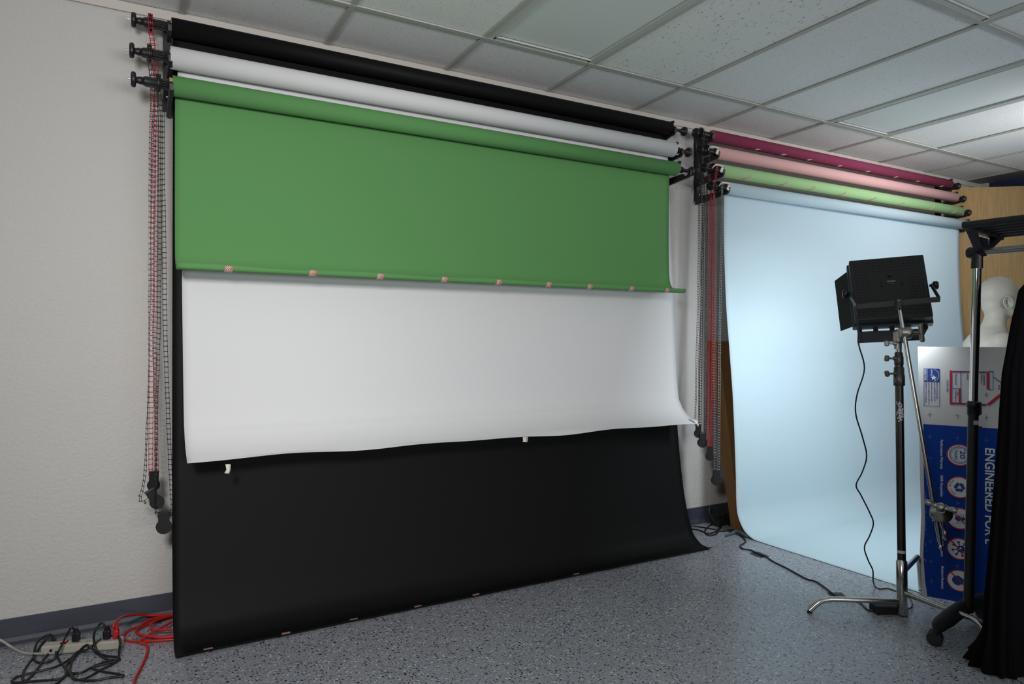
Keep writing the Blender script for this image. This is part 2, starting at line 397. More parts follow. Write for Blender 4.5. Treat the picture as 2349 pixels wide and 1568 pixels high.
def roll(name, label, x0, x1, D, z, r, m, group, sheet=None, sprocket=.07, lever=False, tapes=(), core=.003):
    root = empty(name, W(x0, D, z), label, 'paper backdrop', group)
    MB().lathe(W(x0, D, z), XA, [(0, r*.55), (0.0005, r), (x1-x0-.0005, r), (x1-x0, r*.55)], 48).build('paper_roll', m, root)
    MB().lathe(W(x0-core, D, z), XA, [(0, .030), (x1-x0+2*core, .030)], 32).build('cardboard_core', card_m, root)
    knob_unit(x0-.008, D, z, root, -1, sprocket, lever)
    knob_unit(x1+.008, D, z, root, 1)
    if sheet:
        sheet.build('hanging_sheet', m, root, solid=.0012)
    for x, a0, a1, wd, sk in tapes:
        rows = []
        for k in range(5):
            a = math.radians(lerp(a0, a1, k/4)); xo = sk*k/4
            rows.append([W(x+xo, D-math.cos(a)*(r+.0012), z+math.sin(a)*(r+.0012)), W(x+xo+wd, D-math.cos(a)*(r+.0012), z+math.sin(a)*(r+.0012))])
        MB().grid(rows).build('tape_strip', tape_m, root, solid=.0004)
    return root
def sheet_mesh(xl, xr, prof, D0, z0, r, nx=60, wob=None, dn=.03):
    """prof: [(D, z)] from roll tangent down; xl/xr functions of z; starts wrapped on the roll's wall side"""
    pts = [V(D0+(r+.0008)*math.cos(a), z0+(r+.0008)*math.sin(a), 0) for a in (1.2, .8, .4, 0)] + [V(a, b, 0) for a, b in prof]
    sp = pts[:4] + spline(pts[4:], 10)
    m = MB(); rows = []
    for q, p in enumerate(sp):
        row = []
        for k in range(nx+1):
            u = k/nx; x = lerp(xl(p.y), xr(p.y), u); dd, dz = (wob(u, q/(len(sp)-1)) if wob else (0, 0))
            row.append(W(x, p.x+dd, p.y+dz))
        rows.append(row)
    m.grid(rows); return m

# black
r = .0395
sh = sheet_mesh(lambda z: lerp(.160, .173, z/2.4), lambda z: 2.865,
    [(3.169, 2.40), (3.15, 2.0), (3.122, 1.46), (3.09, 1.0), (3.062, .66), (3.025, .38), (2.985, .19), (2.953, .099), (2.925, .048), (2.875, .012), (2.83, .004), (2.795, .006), (2.775, .014)], 3.13, 2.453, r, 72,
    wob=lambda u, v: (0, (.003*abs(math.sin(u*21))+.002*abs(math.sin(u*47))) * max(0, v-.93)*14))
br = roll('paper_backdrop', 'matte black paper backdrop on the topmost left roll, unrolled down to the floor', .164, 2.861, 3.13, 2.453, r, black_paper, None, sh, .068)
for px in (477, 655, 810, 957, 1090, 1320):
    p = P(px, 1500, 2.79); x = p.x
    MB().box(W(x, 2.782, .0175), (.032, .006, .005)).build('tape_strip', mat('dull_tape', lin(150, 112, 108), .6), br)
# white
r = .0445
def wwob(u, v):
    e = max(0, v-.9)*10
    return (.004*math.sin(u*9+1)*e, e*(.004*math.sin(u*17)+.006*max(0, math.sin(u*5+.4))-.003*math.sin(u*31)))
sh = sheet_mesh(lambda z: interp([(.68, .2055), (1.45, .2), (2.3, .186)], z), lambda z: interp([(.68, 2.838), (1.45, 2.847), (2.3, 2.838)], z),
    [(3.113, 2.25), (3.10, 1.9), (3.077, 1.46), (3.055, 1.1), (3.030, .862), (3.003, .795), (2.972, .758), (2.937, .732), (2.90, .714), (2.868, .700)], 3.07, 2.307, r, 72, wwob)
wr = roll('paper_backdrop', 'white paper backdrop on the middle left roll, unrolled halfway with a curling bottom edge', .157, 2.838, 3.07, 2.307, r, white_paper, None, sh, .066)
for px, py, h_ in ((523, 1064, .026), (1205, 1001, .016)):
    a = P(px-6, py, 2.875); b = P(px+6, py, 2.875)
    MB().grid([[a, b], [a+V(.004, .002, -.022), b+V(0, .002, -.022)], [a+V(-.004, -.003, -h_-.008), b+V(-.006, -.003, -h_-.010)]]).build('tape_strip', whitetape, wr, solid=.0006)
# small torn flap on the right lower corner
MB().grid([[W(2.80, 2.90, .722), W(2.84, 2.90, .724)], [W(2.815, 2.875, .712), W(2.842, 2.873, .712)], [W(2.83, 2.868, .695), W(2.845, 2.866, .690)], [W(2.838, 2.875, .683), W(2.846, 2.872, .680)]]).build('torn_flap', white_paper, wr, solid=.0008)
# green, its lower edge curls out and up
r = .040
def gwob(u, v):
    return (0, max(0, v-.965)*28*(.0025+.004*math.sin(u*26+.5)*(1-.6*u)))
sh = sheet_mesh(lambda z: .1727, lambda z: 2.782,
    [(3.041, 2.12), (3.046, 1.9), (3.046, 1.7), (3.043, 1.57), (3.033, 1.510), (3.012, 1.477), (2.985, 1.458), (2.955, 1.447), (2.925, 1.443), (2.908, 1.446), (2.9025, 1.454), (2.905, 1.462)], 3.00, 2.171, r, 72, gwob)
gr_ = roll('paper_backdrop', 'medium green paper backdrop on the lowest left roll with taped, curled bottom edge', .162, 2.795, 3.00, 2.171, r, green_paper, None, sh, .042, core=.012)
stripe_m = bpy.data.materials.new('striped_tape'); stripe_m.use_nodes = True
_n = stripe_m.node_tree; _w = _n.nodes.new('ShaderNodeTexWave'); _w.inputs['Scale'].default_value = 95; _w.bands_direction = 'DIAGONAL'
_t = _n.nodes.new('ShaderNodeTexCoord'); _n.links.new(_t.outputs['Object'], _w.inputs['Vector'])
_c = _n.nodes.new('ShaderNodeValToRGB'); _c.color_ramp.interpolation = 'CONSTANT'; _c.color_ramp.elements[0].color = lin(226, 205, 192); _c.color_ramp.elements[1].position = .5; _c.color_ramp.elements[1].color = lin(158, 62, 58)
_n.links.new(_w.outputs['Fac'], _c.inputs[0]); _n.links.new(_c.outputs[0], _n.nodes['Principled BSDF'].inputs['Base Color'])
for px in (524, 717, 872, 1019, 1144, 1258, 1352, 1448, 1529):
    p = P(px, 640, 2.91); x = p.x
    MB().grid([[W(x-.017, 2.921, 1.4405), W(x+.015, 2.921, 1.4405)], [W(x-.016, 2.9045, 1.4445), W(x+.016, 2.9045, 1.4445)], [W(x-.015, 2.9000, 1.4545), W(x+.017, 2.9000, 1.4545)], [W(x-.014, 2.9010, 1.464), W(x+.018, 2.9010, 1.464)]]).build('tape_strip', stripe_m, gr_, solid=.0004, origin=W(x, 2.91, 1.45))

# right-hand set of rolls
def xs_at(pxs, D): return [P(p, 500, D).x for p in pxs]
roll('paper_backdrop', 'plum paper roll, topmost of the four rolls on the right', 3.195, 5.875, 3.11, 2.451, .0365, plum_paper, None, None, .09,
     tapes=[(x, -78, -52, .035, .02) for x in xs_at((1735, 1795, 1855, 1925, 1990, 2055, 2105, 2160), 3.08)])
roll('paper_backdrop', 'pink paper roll directly under the plum roll on the right', 3.182, 5.86, 3.06, 2.333, .0375, pink_paper, None, None, .08, True)
roll('paper_backdrop', 'pale lime green paper roll with small tan tapes, third from the top on the right', 3.177, 5.856, 3.02, 2.213, .0385, lime_paper, None, None, .06, True,
     tapes=[(x, -62, -18, .026, .05) for x in xs_at((1703, 1788, 1853, 1925, 1995, 2060, 2132, 2183), 2.99)])
sh = sheet_mesh(lambda z: 3.205, lambda z: 5.846,
    [(3.018, 2.06), (3.018, 1.8), (3.0, 1.4), (2.972, 1.1), (2.945, .8), (2.925, .4), (2.919, .2), (2.905, .115), (2.862, .045), (2.80, .010), (2.73, .004), (2.5, .003), (2.2, .003), (1.80, .003)], 2.98, 2.099, .037, 60)
roll('paper_backdrop', 'light blue paper backdrop on the lowest right roll, sweeping down and out over the floor', 3.19, 5.872, 2.98, 2.099, .037, blue_paper, None, sh, .07, True)

# ------------------------------------------------------------------ wall brackets
def bracket(xc, wd, zt, zb, hooks, label, arm_x, dp=.024):
    root = empty('wall_bracket', W(xc, DW, zb), label, 'wall bracket')
    MB().bbox(W(xc, DW-dp/2, (zt+zb)/2), (wd, dp, zt-zb), .002).build('mounting_plate', blackm, root)
    for k in range(3):
        z = lerp(zt-.05, zb+.04, k/2)
        MB().lathe(W(xc-.002, DW-dp, z), (0, -1, 0), [(0, .0045), (.003, .0035)], 10).build('screw', chromeb, root)
    for D, z in hooks:
        a = MB()
        # hook arm: goes out from the wall under the plug and turns up in front
        pts = [(DW-.02, z-.02), (DW-.02, z-.062), (DW-.035, z-.062), (D+.005, z-.044), (D-.020, z-.043), (D-.036, z-.028), (D-.040, z-.005), (D-.032, z+.006), (D-.027, z-.008), (D-.018, z-.024), (D, z-.030), (D+.02, z-.024), (D+.03, z-.012)]
        pts = [p for p in pts]
        a.prism([W(arm_x-.007, p[0], p[1]) for p in pts], (.014, 0, 0))
        a.build('hook_arm', blackm, root)
    return root
bracket(.1515, .028, 2.475, 2.135, [(3.13, 2.453), (3.07, 2.307), (3.00, 2.171)], 'black three-hook wall bracket holding the left ends of the wide rolls', .157, .078)
bracket(2.885, .026, 2.50, 2.11, [(3.13, 2.453), (3.07, 2.307), (3.00, 2.171)], 'black wall bracket holding the right ends of the black, white and green rolls', 2.835+.045)
bracket(3.196, .048, 2.475, 2.062, [(3.11, 2.451), (3.06, 2.333), (3.02, 2.213), (2.98, 2.099)], 'black four-hook wall bracket beside the right end of the green roll', 3.17)
bracket(5.93, .05, 2.475, 2.062, [(3.11, 2.451), (3.06, 2.333), (3.02, 2.213), (2.98, 2.099)], 'black wall bracket in the corner at the far ends of the four rolls', 5.90)

# ------------------------------------------------------------------ chains and weights
def ladder_strand(m, path, pitch=.0205, wd=.0145, tw0=0.0, tw1=0.0, wr=.0011, bar=.0015):
    """plastic ladder chain: two side wires and a cross bar at each pitch"""
    pts = spline([Vector(p) for p in path], 12)
    L = [0]
    for a, b in zip(pts, pts[1:]): L.append(L[-1]+(b-a).length)
    n = max(2, int(L[-1]/pitch)); last = None; j = 0
    for k in range(n+1):
        d = L[-1]*k/n
        while j < len(L)-2 and L[j+1] < d: j += 1
        f = (d-L[j])/max(1e-9, L[j+1]-L[j]); p = pts[j].lerp(pts[j+1], f); t = (pts[j+1]-pts[j]).normalized()
        an = lerp(tw0, tw1, k/n)+.10*math.sin(k*.9); s = V(math.cos(an), math.sin(an), 0); s = (s-t*s.dot(t)).normalized()
        a, b = p+s*wd/2, p-s*wd/2
        m.rod(a, b, bar, n=5)
        m.rod(a+t*.0026, a-t*.0026, .0019, n=5); m.rod(b+t*.0026, b-t*.0026, .0019, n=5)
        if last: m.rod(last[0], a, wr, n=4); m.rod(last[1], b, wr, n=4)
        last = (a, b)
chain_cols = {'silver': mat('grey_chain', lin(92, 92, 94), .3, metal=.7), 'dark': mat('dark_chain', lin(96, 96, 98), .25, metal=.9), 'red': mat('red_chain', lin(176, 20, 34), .4), 'black': mat('black_chain', lin(22, 22, 23), .4), 'grey': mat('light_grey_chain', lin(120, 124, 126), .45)}
def chain(label, col, cx, D, z, A, B, DA, DB, tw, swap=False, th=1.0):
    """loops over the sprocket centred at (cx, D, z); A and B list pixels of the near and far strand"""
    m = MB(); rs = .036
    if swap: A, B = ([(b_[0], b_[1], a_[2]) for a_, b_ in zip(A, B)], [(a_[0], a_[1], b_[2]) for a_, b_ in zip(A, B)])
    kw = dict(wr=.0011*th, bar=.0015*th**1.2)
    if swap: kw.update(pitch=.0158, wd=.0118)
    arc = [W(cx, D-rs*math.cos(a), z+rs*math.sin(a)) for a in [math.radians(q) for q in range(-20, 201, 20)]]
    ladder_strand(m, arc, tw0=0, tw1=0, **kw)
    pa = [arc[0]] + [P(x, y, d) for x, y, d in A]
    pb = [arc[-1]] + [P(x, y, d) for x, y, d in B]
    ladder_strand(m, pa, tw0=0, tw1=tw[0], **kw); ladder_strand(m, pb, tw0=0, tw1=tw[1], **kw)
    o = m.build('drive_chain', chain_cols[col], origin=W(cx, D, z))
    return tag(o, label, 'chain')
cx0 = .09
chain('red ladder chain hanging from the left end of the black paper roll', 'red', .088, 3.13, 2.453,
      [(352, 150, 3.09), (351, 300, 3.08), (349, 700, 3.08), (346, 1000, 3.08), (346, 1088, 3.08)], [(358, 150, 3.165), (358, 300, 3.16), (356, 700, 3.14), (359, 1000, 3.12), (361, 1090, 3.10)], 0, 0, (.3, -1.0))
chain('dark grey ladder chain from the left end of the white roll, looping out below', 'dark', .083, 3.07, 2.307,
      [(350, 220, 3.03), (347, 320, 3.03), (344, 560, 3.03), (342, 760, 3.03), (340, 900, 3.03), (336, 1000, 3.04), (333, 1080, 3.05), (326, 1125, 3.06), (320, 1143, 3.06), (328, 1153, 3.06), (342, 1143, 3.05)],
      [(356, 220, 3.10), (353, 320, 3.09), (351, 560, 3.07), (353, 760, 3.05), (357, 950, 3.04), (358, 1100, 3.03), (358, 1136, 3.03)], 0, 0, (2.2, -1.3))
chain('black ladder chain hanging from the left end of the green roll beside the black sheet', 'black', .112, 3.00, 2.171,
      [(368, 260, 2.97), (368, 400, 2.97), (366, 600, 2.98), (364, 760, 2.99), (360, 900, 2.99), (357, 1050, 2.99), (356, 1165, 3.0), (364, 1184, 3.0)],
      [(372, 260, 3.03), (372, 340, 3.04), (376, 560, 3.05), (379, 760, 3.05), (386, 960, 3.06), (392, 1100, 3.07), (396, 1165, 3.08), (387, 1183, 3.02)], 0, 0, (1.3, -.9))
chain('thin dark ladder chain, leftmost of those hanging from the right bracket', 'dark', 3.098, 3.11, 2.451,
      [(1605, 400, 3.06), (1604, 480, 3.06), (1601, 700, 3.06), (1597, 850, 3.07), (1595, 975, 3.07)], [(1612, 400, 3.14), (1610, 480, 3.13), (1606, 700, 3.12), (1603, 850, 3.11), (1603, 978, 3.08)], 0, 0, (.5, .2), True, 1.1)
chain('black ladder chain from the pink roll, left of the red one', 'black', 3.095, 3.06, 2.333,
      [(1614, 430, 3.02), (1613.5, 500, 3.02), (1610, 700, 3.02), (1607, 900, 3.03), (1606, 992, 3.05)], [(1622, 430, 3.09), (1621, 500, 3.08), (1620, 700, 3.07), (1619, 900, 3.06), (1617, 996, 3.06)], 0, 0, (-.5, -.5), True, 1.6)
chain('bright red ladder chain hanging from the lime green roll on the right', 'red', 3.112, 3.02, 2.213,
      [(1630, 430, 2.98), (1629.5, 500, 2.98), (1627, 700, 2.98), (1625, 900, 2.99), (1625, 1027, 3.0)], [(1639, 430, 3.05), (1637, 500, 3.05), (1636, 700, 3.04), (1634, 900, 3.03), (1633, 1030, 3.01)], 0, 0, (-.6, -.6), True, 1.6)
chain('light grey ladder chain nearest the light blue paper', 'grey', 3.113, 2.98, 2.099,
      [(1641, 480, 2.94), (1641, 560, 2.94), (1640, 700, 2.94), (1640, 900, 2.95), (1640, 1080, 2.96)], [(1656, 480, 3.01), (1655, 560, 3.00), (1652, 700, 2.99), (1650, 900, 2.98), (1648, 1082, 2.97)], 0, 0, (-.6, -.6), True, 1.3)

def weight(label, px, py, D, r, rot, yaw, neck=.036):
    """keyhole-shaped chain weight: flat disc with a capped neck"""
    c = P(px, py, D)
    R = Matrix.Rotation(yaw, 3, 'Z') @ Matrix.Rotation(rot, 3, 'Y')
    m = MB(); n = 28; th = .020
    m.lathe(c + R @ V(0, th/2, 0), R @ V(0, -1, 0), [(0, r-.002), (.002, r), (th-.002, r), (th, r-.002)], n)
    m.lathe(c + R @ V(0, -th/2, 0), R @ V(0, -1, 0), [(0, r*.55), (.0012, r*.52)], n)
    m.bbox(c + R @ V(0, 0, r*.55+neck/2), (r*1.36, th*.95, neck+r*.35), .002, R)
    root = m.build('chain_weight', rubber, origin=c)
    MB().bbox(c + R @ V(0, 0, r*.55+neck*.5+(neck+r*.35)/2+.001), (r*1.45, th*1.05, .004), .001, R).build('cap', blackp, root)
    return tag(root, label, 'weight')
weight('black chain weight, highest of the three by the left wall, on the red chain', 352, 1112, 3.08, .0225, .05, -.6)
weight('tilted black chain weight in the middle of the three by the left wall', 360, 1151, 3.03, .026, -.5, .1)
weight('lowest black chain weight left of the black sheet, on the black chain', 376, 1207, 3.01, .028, -.03, .1)
weight('black chain weight beside the lower right corner of the white sheet, uppermost of four', 1601.5, 994, 3.07, .025, .05, -.7)
weight('black chain weight second from the left below the right bracket', 1611, 1015, 3.05, .029, .02, -.5)
weight('black chain weight on the bright red chain', 1628, 1046, 3.0, .026, .05, -.8)
weight('lowest black chain weight near the light blue paper', 1643.5, 1101, 2.96, .031, .0, -.5)

# ------------------------------------------------------------------ leaning boards
o = MB()
xl, xr_ = 3.285, 3.93
o.prism([W(xl, 3.035, 0), W(xl, 2.960, 0), W(xl, 3.140, 1.167), W(xl, 3.232, 1.167)], (xr_-xl, 0, 0))
tag(o.build('leaning_board', oak_m), 'golden brown board leaning on the wall behind the light blue paper', 'board')
a = W(5.99, 3.150, 0); d_ = V(.804, -.594, 0); nrm = V(-.594, -.804, 0)
bd = MB(); L_ = .72
for z0, z1 in ((0, 1.2265), (1.2272, 2.425)):
    bd.prism([a+V(0, 0, z0), a+d_*L_+V(0, 0, z0), a+d_*L_+V(0, 0, z1), a+V(0, 0, z1)], nrm*-.035)
bd.prism([a+nrm*.002+V(0, 0, 2.425), a+d_*L_+nrm*.002+V(0, 0, 2.425), a+d_*L_+nrm*.002+V(0, 0, 2.443), a+nrm*.002+V(0, 0, 2.443)], nrm*-.039)
bd.prism([a+nrm*.0025+V(0, 0, 1.222), a+d_*L_+nrm*.0025+V(0, 0, 1.222), a+d_*L_+nrm*.0025+V(0, 0, 1.232), a+nrm*.0025+V(0, 0, 1.232)], nrm*-.003)
tag(bd.build('standing_board', burlap_m), 'tall tan woven-textured board standing in the far right corner', 'board')

# ------------------------------------------------------------------ foam insulation board
FO = W(3.19, 1.803, 0); FU = V(.418, -.909, 0).normalized(); FN = V(FU.y, -FU.x, 0)
def fb(px, py, e=0.0): return hit(px, py, FO + FN*e, FN)
def fuz(px, py): p = fb(px, py); return ((p-FO).dot(FU), p.z)
def fpt(u, z, e=0.0): return FO + FU*u + V(0, 0, z) + FN*e
foam = empty('foam_insulation_board', fpt(.3, 0, -.02), 'white and blue printed foam insulation board standing on edge behind the clothes rack', 'insulation board')
outl = [fuz(2105, 795), fuz(2107, 870), fuz(2109, 1000), fuz(2110, 1080), fuz(2113, 1180), fuz(2110, 1270), fuz(2114, 1340), (fuz(2114, 1362)[0], 0.0)]
ztop = outl[0][1]
poly = outl + [(.62, 0), (.62, ztop)]
MB().prism([fpt(u, max(0, z)) for u, z in poly], FN*-.05).build('foam_core', mat('white_foam_board', lin(182, 182, 182), .9, spec=.08, bump=(160, .1, .001)), foam)
zb = fuz(2118, 972)[1]
pl = [fuz(2118, 972), fuz(2119, 1080), fuz(2122, 1200), fuz(2118, 1270), fuz(2122, 1330), fuz(2128, 1370)]
pl[0] = (pl[0][0], zb)
zlow = pl[-1][1]
MB().prism([fpt(u, z, .0003) for u, z in pl + [(.615, zlow), (.615, zb)]], FN*.0006).build('printed_blue_panel', mat('blue_print', lin(0, 50, 132), .7, spec=.2, noise=(6, .08)), foam)
def text_mb(m, s, X, Y, N_, org, length, cap):
    cu = bpy.data.curves.new('t', 'FONT'); cu.body = s; cu.resolution_u = 3; cu.offset = .018
    ob = bpy.data.objects.new('t', cu); C.objects.link(ob)
    dg = bpy.context.evaluated_depsgraph_get(); dg.update()
    me = bpy.data.meshes.new_from_object(ob.evaluated_get(dg))
    xs = [v.co.x for v in me.vertices]; x0, x1 = min(xs), max(xs)
    kx = length/(x1-x0); ky = cap/.70
    vs = [org + X*((v.co.x-x0)*kx) + Y*(v.co.y*ky) for v in me.vertices]
    m.add(vs, [list(p.vertices) for p in me.polygons])
    bpy.data.objects.remove(ob); bpy.data.curves.remove(cu); bpy.data.meshes.remove(me)
DN = V(0, 0, -1)
def vtext(m, s, px, y0, y1, capx, e=.0016):      # text reading downwards, baseline on the left at px
    u, z0 = fuz(px, y0); z1 = fuz(px, y1)[1]; cap = fuz(px+capx, y0)[0]-u
    text_mb(m, s, DN, FU, FN, fpt(u, z0, e), z0-z1, cap)
def ring(m, u, z, r0, r1, e, n=48):
    vs = []; fs = []
    for k in range(n):
        an = 2*math.pi*k/n
        for r_ in (r0, r1): vs.append(fpt(u+r_*math.cos(an), z+r_*math.sin(an), e))
    for k in range(n): j = (k+1) % n; fs.append((2*k, 2*k+1, 2*j+1, 2*j))
    m.add(vs, fs)
def disc(m, u, z, ru, rz, e, n=40, a0=0):
    m.add([fpt(u+ru*math.cos(2*math.pi*k/n+a0), z+rz*math.sin(2*math.pi*k/n+a0), e) for k in range(n)], [list(range(n))])
def bar(m, p, q, wd, e):
    p, q = V(p[0], p[1]), V(q[0], q[1]); d = (q-p).normalized()
    n_ = V(-d.y, d.x)*wd/2
    m.add([fpt(*(p+n_), e), fpt(*(q+n_), e), fpt(*(q-n_), e), fpt(*(p-n_), e)], [(0, 1, 2, 3)])
tw, tb, tr = MB(), MB(), MB()
def flush(name):                                  # close one printed block: each colour of it becomes a part of its own
    global tw, tb, tr
    for mb_, m_, c_ in ((tw, faint_white if name in ('cross', 'ruler_tick', 'ruler_number') else text_white, 'white'), (tb, text_blue, 'blue'), (tr, text_red, 'red')):
        if mb_.v: mb_.build(c_+'_'+name, m_, foam)
    tw, tb, tr = MB(), MB(), MB()
vtext(tw, 'ENGINEERED FOR E', 2260, 1027, 1246, 22); flush('headline')
vtext(tw, 'Performance Warranty', 2157.5, 1008, 1075, 6); flush('caption')
vtext(tw, '100% Recyclable', 2157.5, 1089, 1138, 6); flush('caption')
vtext(tw, 'Mold Resistant', 2158.5, 1229, 1275, 6); flush('caption')
vtext(tw, 'Moisture Resistant', 2159.5, 1297, 1349, 6); flush('caption')
for s_, y in (('1/2"', 1128), ('1"', 1168), ('1 1/2"', 1201), ('2"', 1244), ('3"', 1280)):
    vtext(tw, s_, 2119, y, y+(7 if len(s_) < 3 else 15), 5.5); flush('ruler_number')
flush('ruler_marks')
for px, py in ((2133, 1001), (2197, 1005), (2262, 1009), (2135, 1050), (2197, 1153), (2135, 1241), (2197, 1297), (2136, 1287), (2137, 1333)):
    u, z = fuz(px, py); bar(tw, (u-.009, z), (u+.009, z), .0012, .0016); bar(tw, (u, z-.011), (u, z+.011), .0012, .0016); flush('cross')
for k, y in enumerate((1108, 1148, 1187, 1225, 1263)):
    u, z = fuz(2125, y); bar(tw, (u-.006, z), (u+.006, z), .0012, .0016); flush('ruler_tick')
for px, py in ((2133, 950.5), (2196.5, 953.5), (2263, 957), (2263, 904.5), (2196.5, 901.5)):
    u, z = fuz(px, py); bar(tb, (u-.009, z), (u+.009, z), .0016, .0012); bar(tb, (u, z-.011), (u, z+.011), .0016, .0012); flush('cross')
flush('crosses')
# circles
CY = (1043, 1117, 1188.5, 1258, 1331)
for k, y in enumerate(CY):
    u, z = fuz(2201, y); R_ = abs(fuz(2201, y-24.5)[1]-z)
    disc(tw, u, z, R_, R_, .0014); ring(tr, u, z, R_*.93, R_*1.03, .0018)
    if k == 0:
        n = 28; vs = []
        for q in range(n*4):
            an = 2*math.pi*q/(n*4); rr = R_*(.80+.05*math.cos(an*n)); vs.append(V(u+rr*math.cos(an), z+rr*math.sin(an)))
        vs2 = [fpt(u+(p.x-u)*.9, z+(p.y-z)*.9, .0018) for p in vs]; vs1 = [fpt(p.x, p.y, .0018) for p in vs]
        N0 = len(vs); tb.add(vs1+vs2, [(i, (i+1) % N0, N0+(i+1) % N0, N0+i) for i in range(N0)])
        ring(tb, u, z, R_*.60, R_*.63, .0018); ring(tb, u, z, R_*.40, R_*.42, .0018)
        text_mb(tb, '20', DN, FU, FN, fpt(u+.002, z+.020, .002), .036, .020); text_mb(tb, 'YEARS', DN, FU, FN, fpt(u-.018, z+.024, .002), .046, .011)
    if k == 1:
        for q in range(3):
            an = math.pi/2+q*2*math.pi/3; an2 = an+2*math.pi/3
            p0 = V(math.cos(an), math.sin(an))*R_*.52; p1 = V(math.cos(an2), math.sin(an2))*R_*.52
            a_, b_ = p0.lerp(p1, .16), p0.lerp(p1, .62)
            bar(tb, (u+a_.x, z+a_.y), (u+b_.x, z+b_.y), R_*.26, .0018)
            c_ = p0.lerp(p1, .86); dd = (p1-p0).normalized(); nn = V(-dd.y, dd.x)
            tb.add([fpt(u+(b_+nn*R_*.22).x, z+(b_+nn*R_*.22).y, .0018), fpt(u+(b_-nn*R_*.22).x, z+(b_-nn*R_*.22).y, .0018), fpt(u+c_.x, z+c_.y, .0018)], [(0, 1, 2)])
        s_ = 'FOAM CORE'
        for q, ch in enumerate(s_):
            if ch == ' ': continue
            an = math.radians(130+q*13); cc = V(math.cos(an), math.sin(an)); tt = V(-cc.y, cc.x)
            text_mb(tb, ch, FU*tt.x+V(0, 0, tt.y), -(FU*cc.x+V(0, 0, cc.y)), FN, fpt(u+cc.x*R_*.83, z+cc.y*R_*.83, .0018), .006, .007)
    if k == 2:                                   # crossed-out ant
        for q in range(5): disc(tb, u-.014+q*.0045, z, .0032, (.008, .0125, .0135, .012, .008)[q], .0018, 20)
        disc(tb, u+.013, z, .006, .007, .0018); disc(tb, u+.025, z, .008, .009, .0018)
        for sx, dz in ((-1, 1), (-1, -1), (0, 1), (0, -1), (1, 1), (1, -1)):
            bar(tb, (u+.010+sx*.003, z), (u+.006+sx*.010, z+dz*.016), .0022, .0018); bar(tb, (u+.006+sx*.010, z+dz*.016), (u+.000+sx*.014, z+dz*.023), .002, .0018)
    if k == 3:                                   # crossed-out mould
        disc(tb, u+.006, z, .016, .015, .0018)
        for q in range(8):
            an = q*math.pi/4+.25; e_ = (u+.004+.030*math.cos(an), z+.030*math.sin(an)); bar(tb, (u+.004, z), e_, .004, .0018); disc(tb, e_[0], e_[1], .005, .005, .0018, 16)
        disc(tw, u+.004, z+.004, .004, .004, .0022, 16); disc(tw, u-.003, z-.003, .0025, .0025, .0022, 16)
        text_mb(tb, 'MOLD', DN, FU, FN, fpt(u+.022, z+.036, .0022), .018, .006)
    if k == 4:                                   # crossed-out drop
        n = 32; tb.add([fpt(u-.004+.024*math.cos(2*math.pi*q/n)*(1 if math.cos(2*math.pi*q/n) < 0 else 1.3), z+.022*math.sin(2*math.pi*q/n)*(1 if math.cos(2*math.pi*q/n) < 0 else (1-.75*math.cos(2*math.pi*q/n))), .0018) for q in range(n)], [list(range(n))])
    if k >= 2: bar(tr, (u-R_*.68, z+R_*.68), (u+R_*.68, z-R_*.68), .005, .0024)
    flush('badge')
# label box top left
def rect(m, px0, py0, px1, py1, e):
    u0, z0 = fuz(px0, py0); u1 = fuz(px1, py0)[0]; z1 = fuz(px0, py1)[1]
    m.add([fpt(u0, z0, e), fpt(u1, z0, e), fpt(u1, z1, e), fpt(u0, z1, e)], [(0, 1, 2, 3)])
def frame(m, px0, py0, px1, py1, t, e):
    rect(m, px0, py0, px1, py0+t, e); rect(m, px0, py1-t, px1, py1, e); rect(m, px0, py0, px0+t, py1, e); rect(m, px1-t, py0, px1, py1, e)
rect(tb, 2119, 844.5, 2155.5, 873.5, .0012); frame(tb, 2119, 873, 2155.5, 930, 1, .0012)
rect(tw, 2126.5, 844.5, 2127.3, 873.5, .0018)
vtext(tw, 'ENERGY STAR', 2120.5, 846, 872, 4.5, .0018)
vtext(tw, 'energy', 2136, 847, 862, 4, .0018)
u, z = fuz(2142, 866); st = []
for q in range(10):
    an = q*math.pi/5+math.pi/2; rr = (.013, .0055)[q % 2]; st.append(fpt(u+rr*math.cos(an), z+rr*math.sin(an), .0018))
tw.add(st+[fpt(u, z, .0018)], [(q, (q+1) % 10, 10) for q in range(10)])
u, z = fuz(2139, 860); m_ = MB(); vs = []; fs = []
for q in range(21):
    an = math.radians(-75+q*7.5)
    for rr in (.0285, .0270): vs.append(fpt(u+rr*math.cos(an)*.9, z+rr*math.sin(an), .0018))
tw.add(vs, [(2*q, 2*q+1, 2*q+3, 2*q+2) for q in range(20)])
for k, (s_, y1) in enumerate((('Seal and Insulate', 915), ('with ENERGY STAR.', 920), ('Insulation saves energy', 920), ('when installed according to', 926), ('ENERGY STAR guidelines.', 924))):
    vtext(tb, s_, (2148, 2142, 2135.5, 2129.2, 2122.5)[k], 876, y1, 3.6, .0012)
flush('label_box')
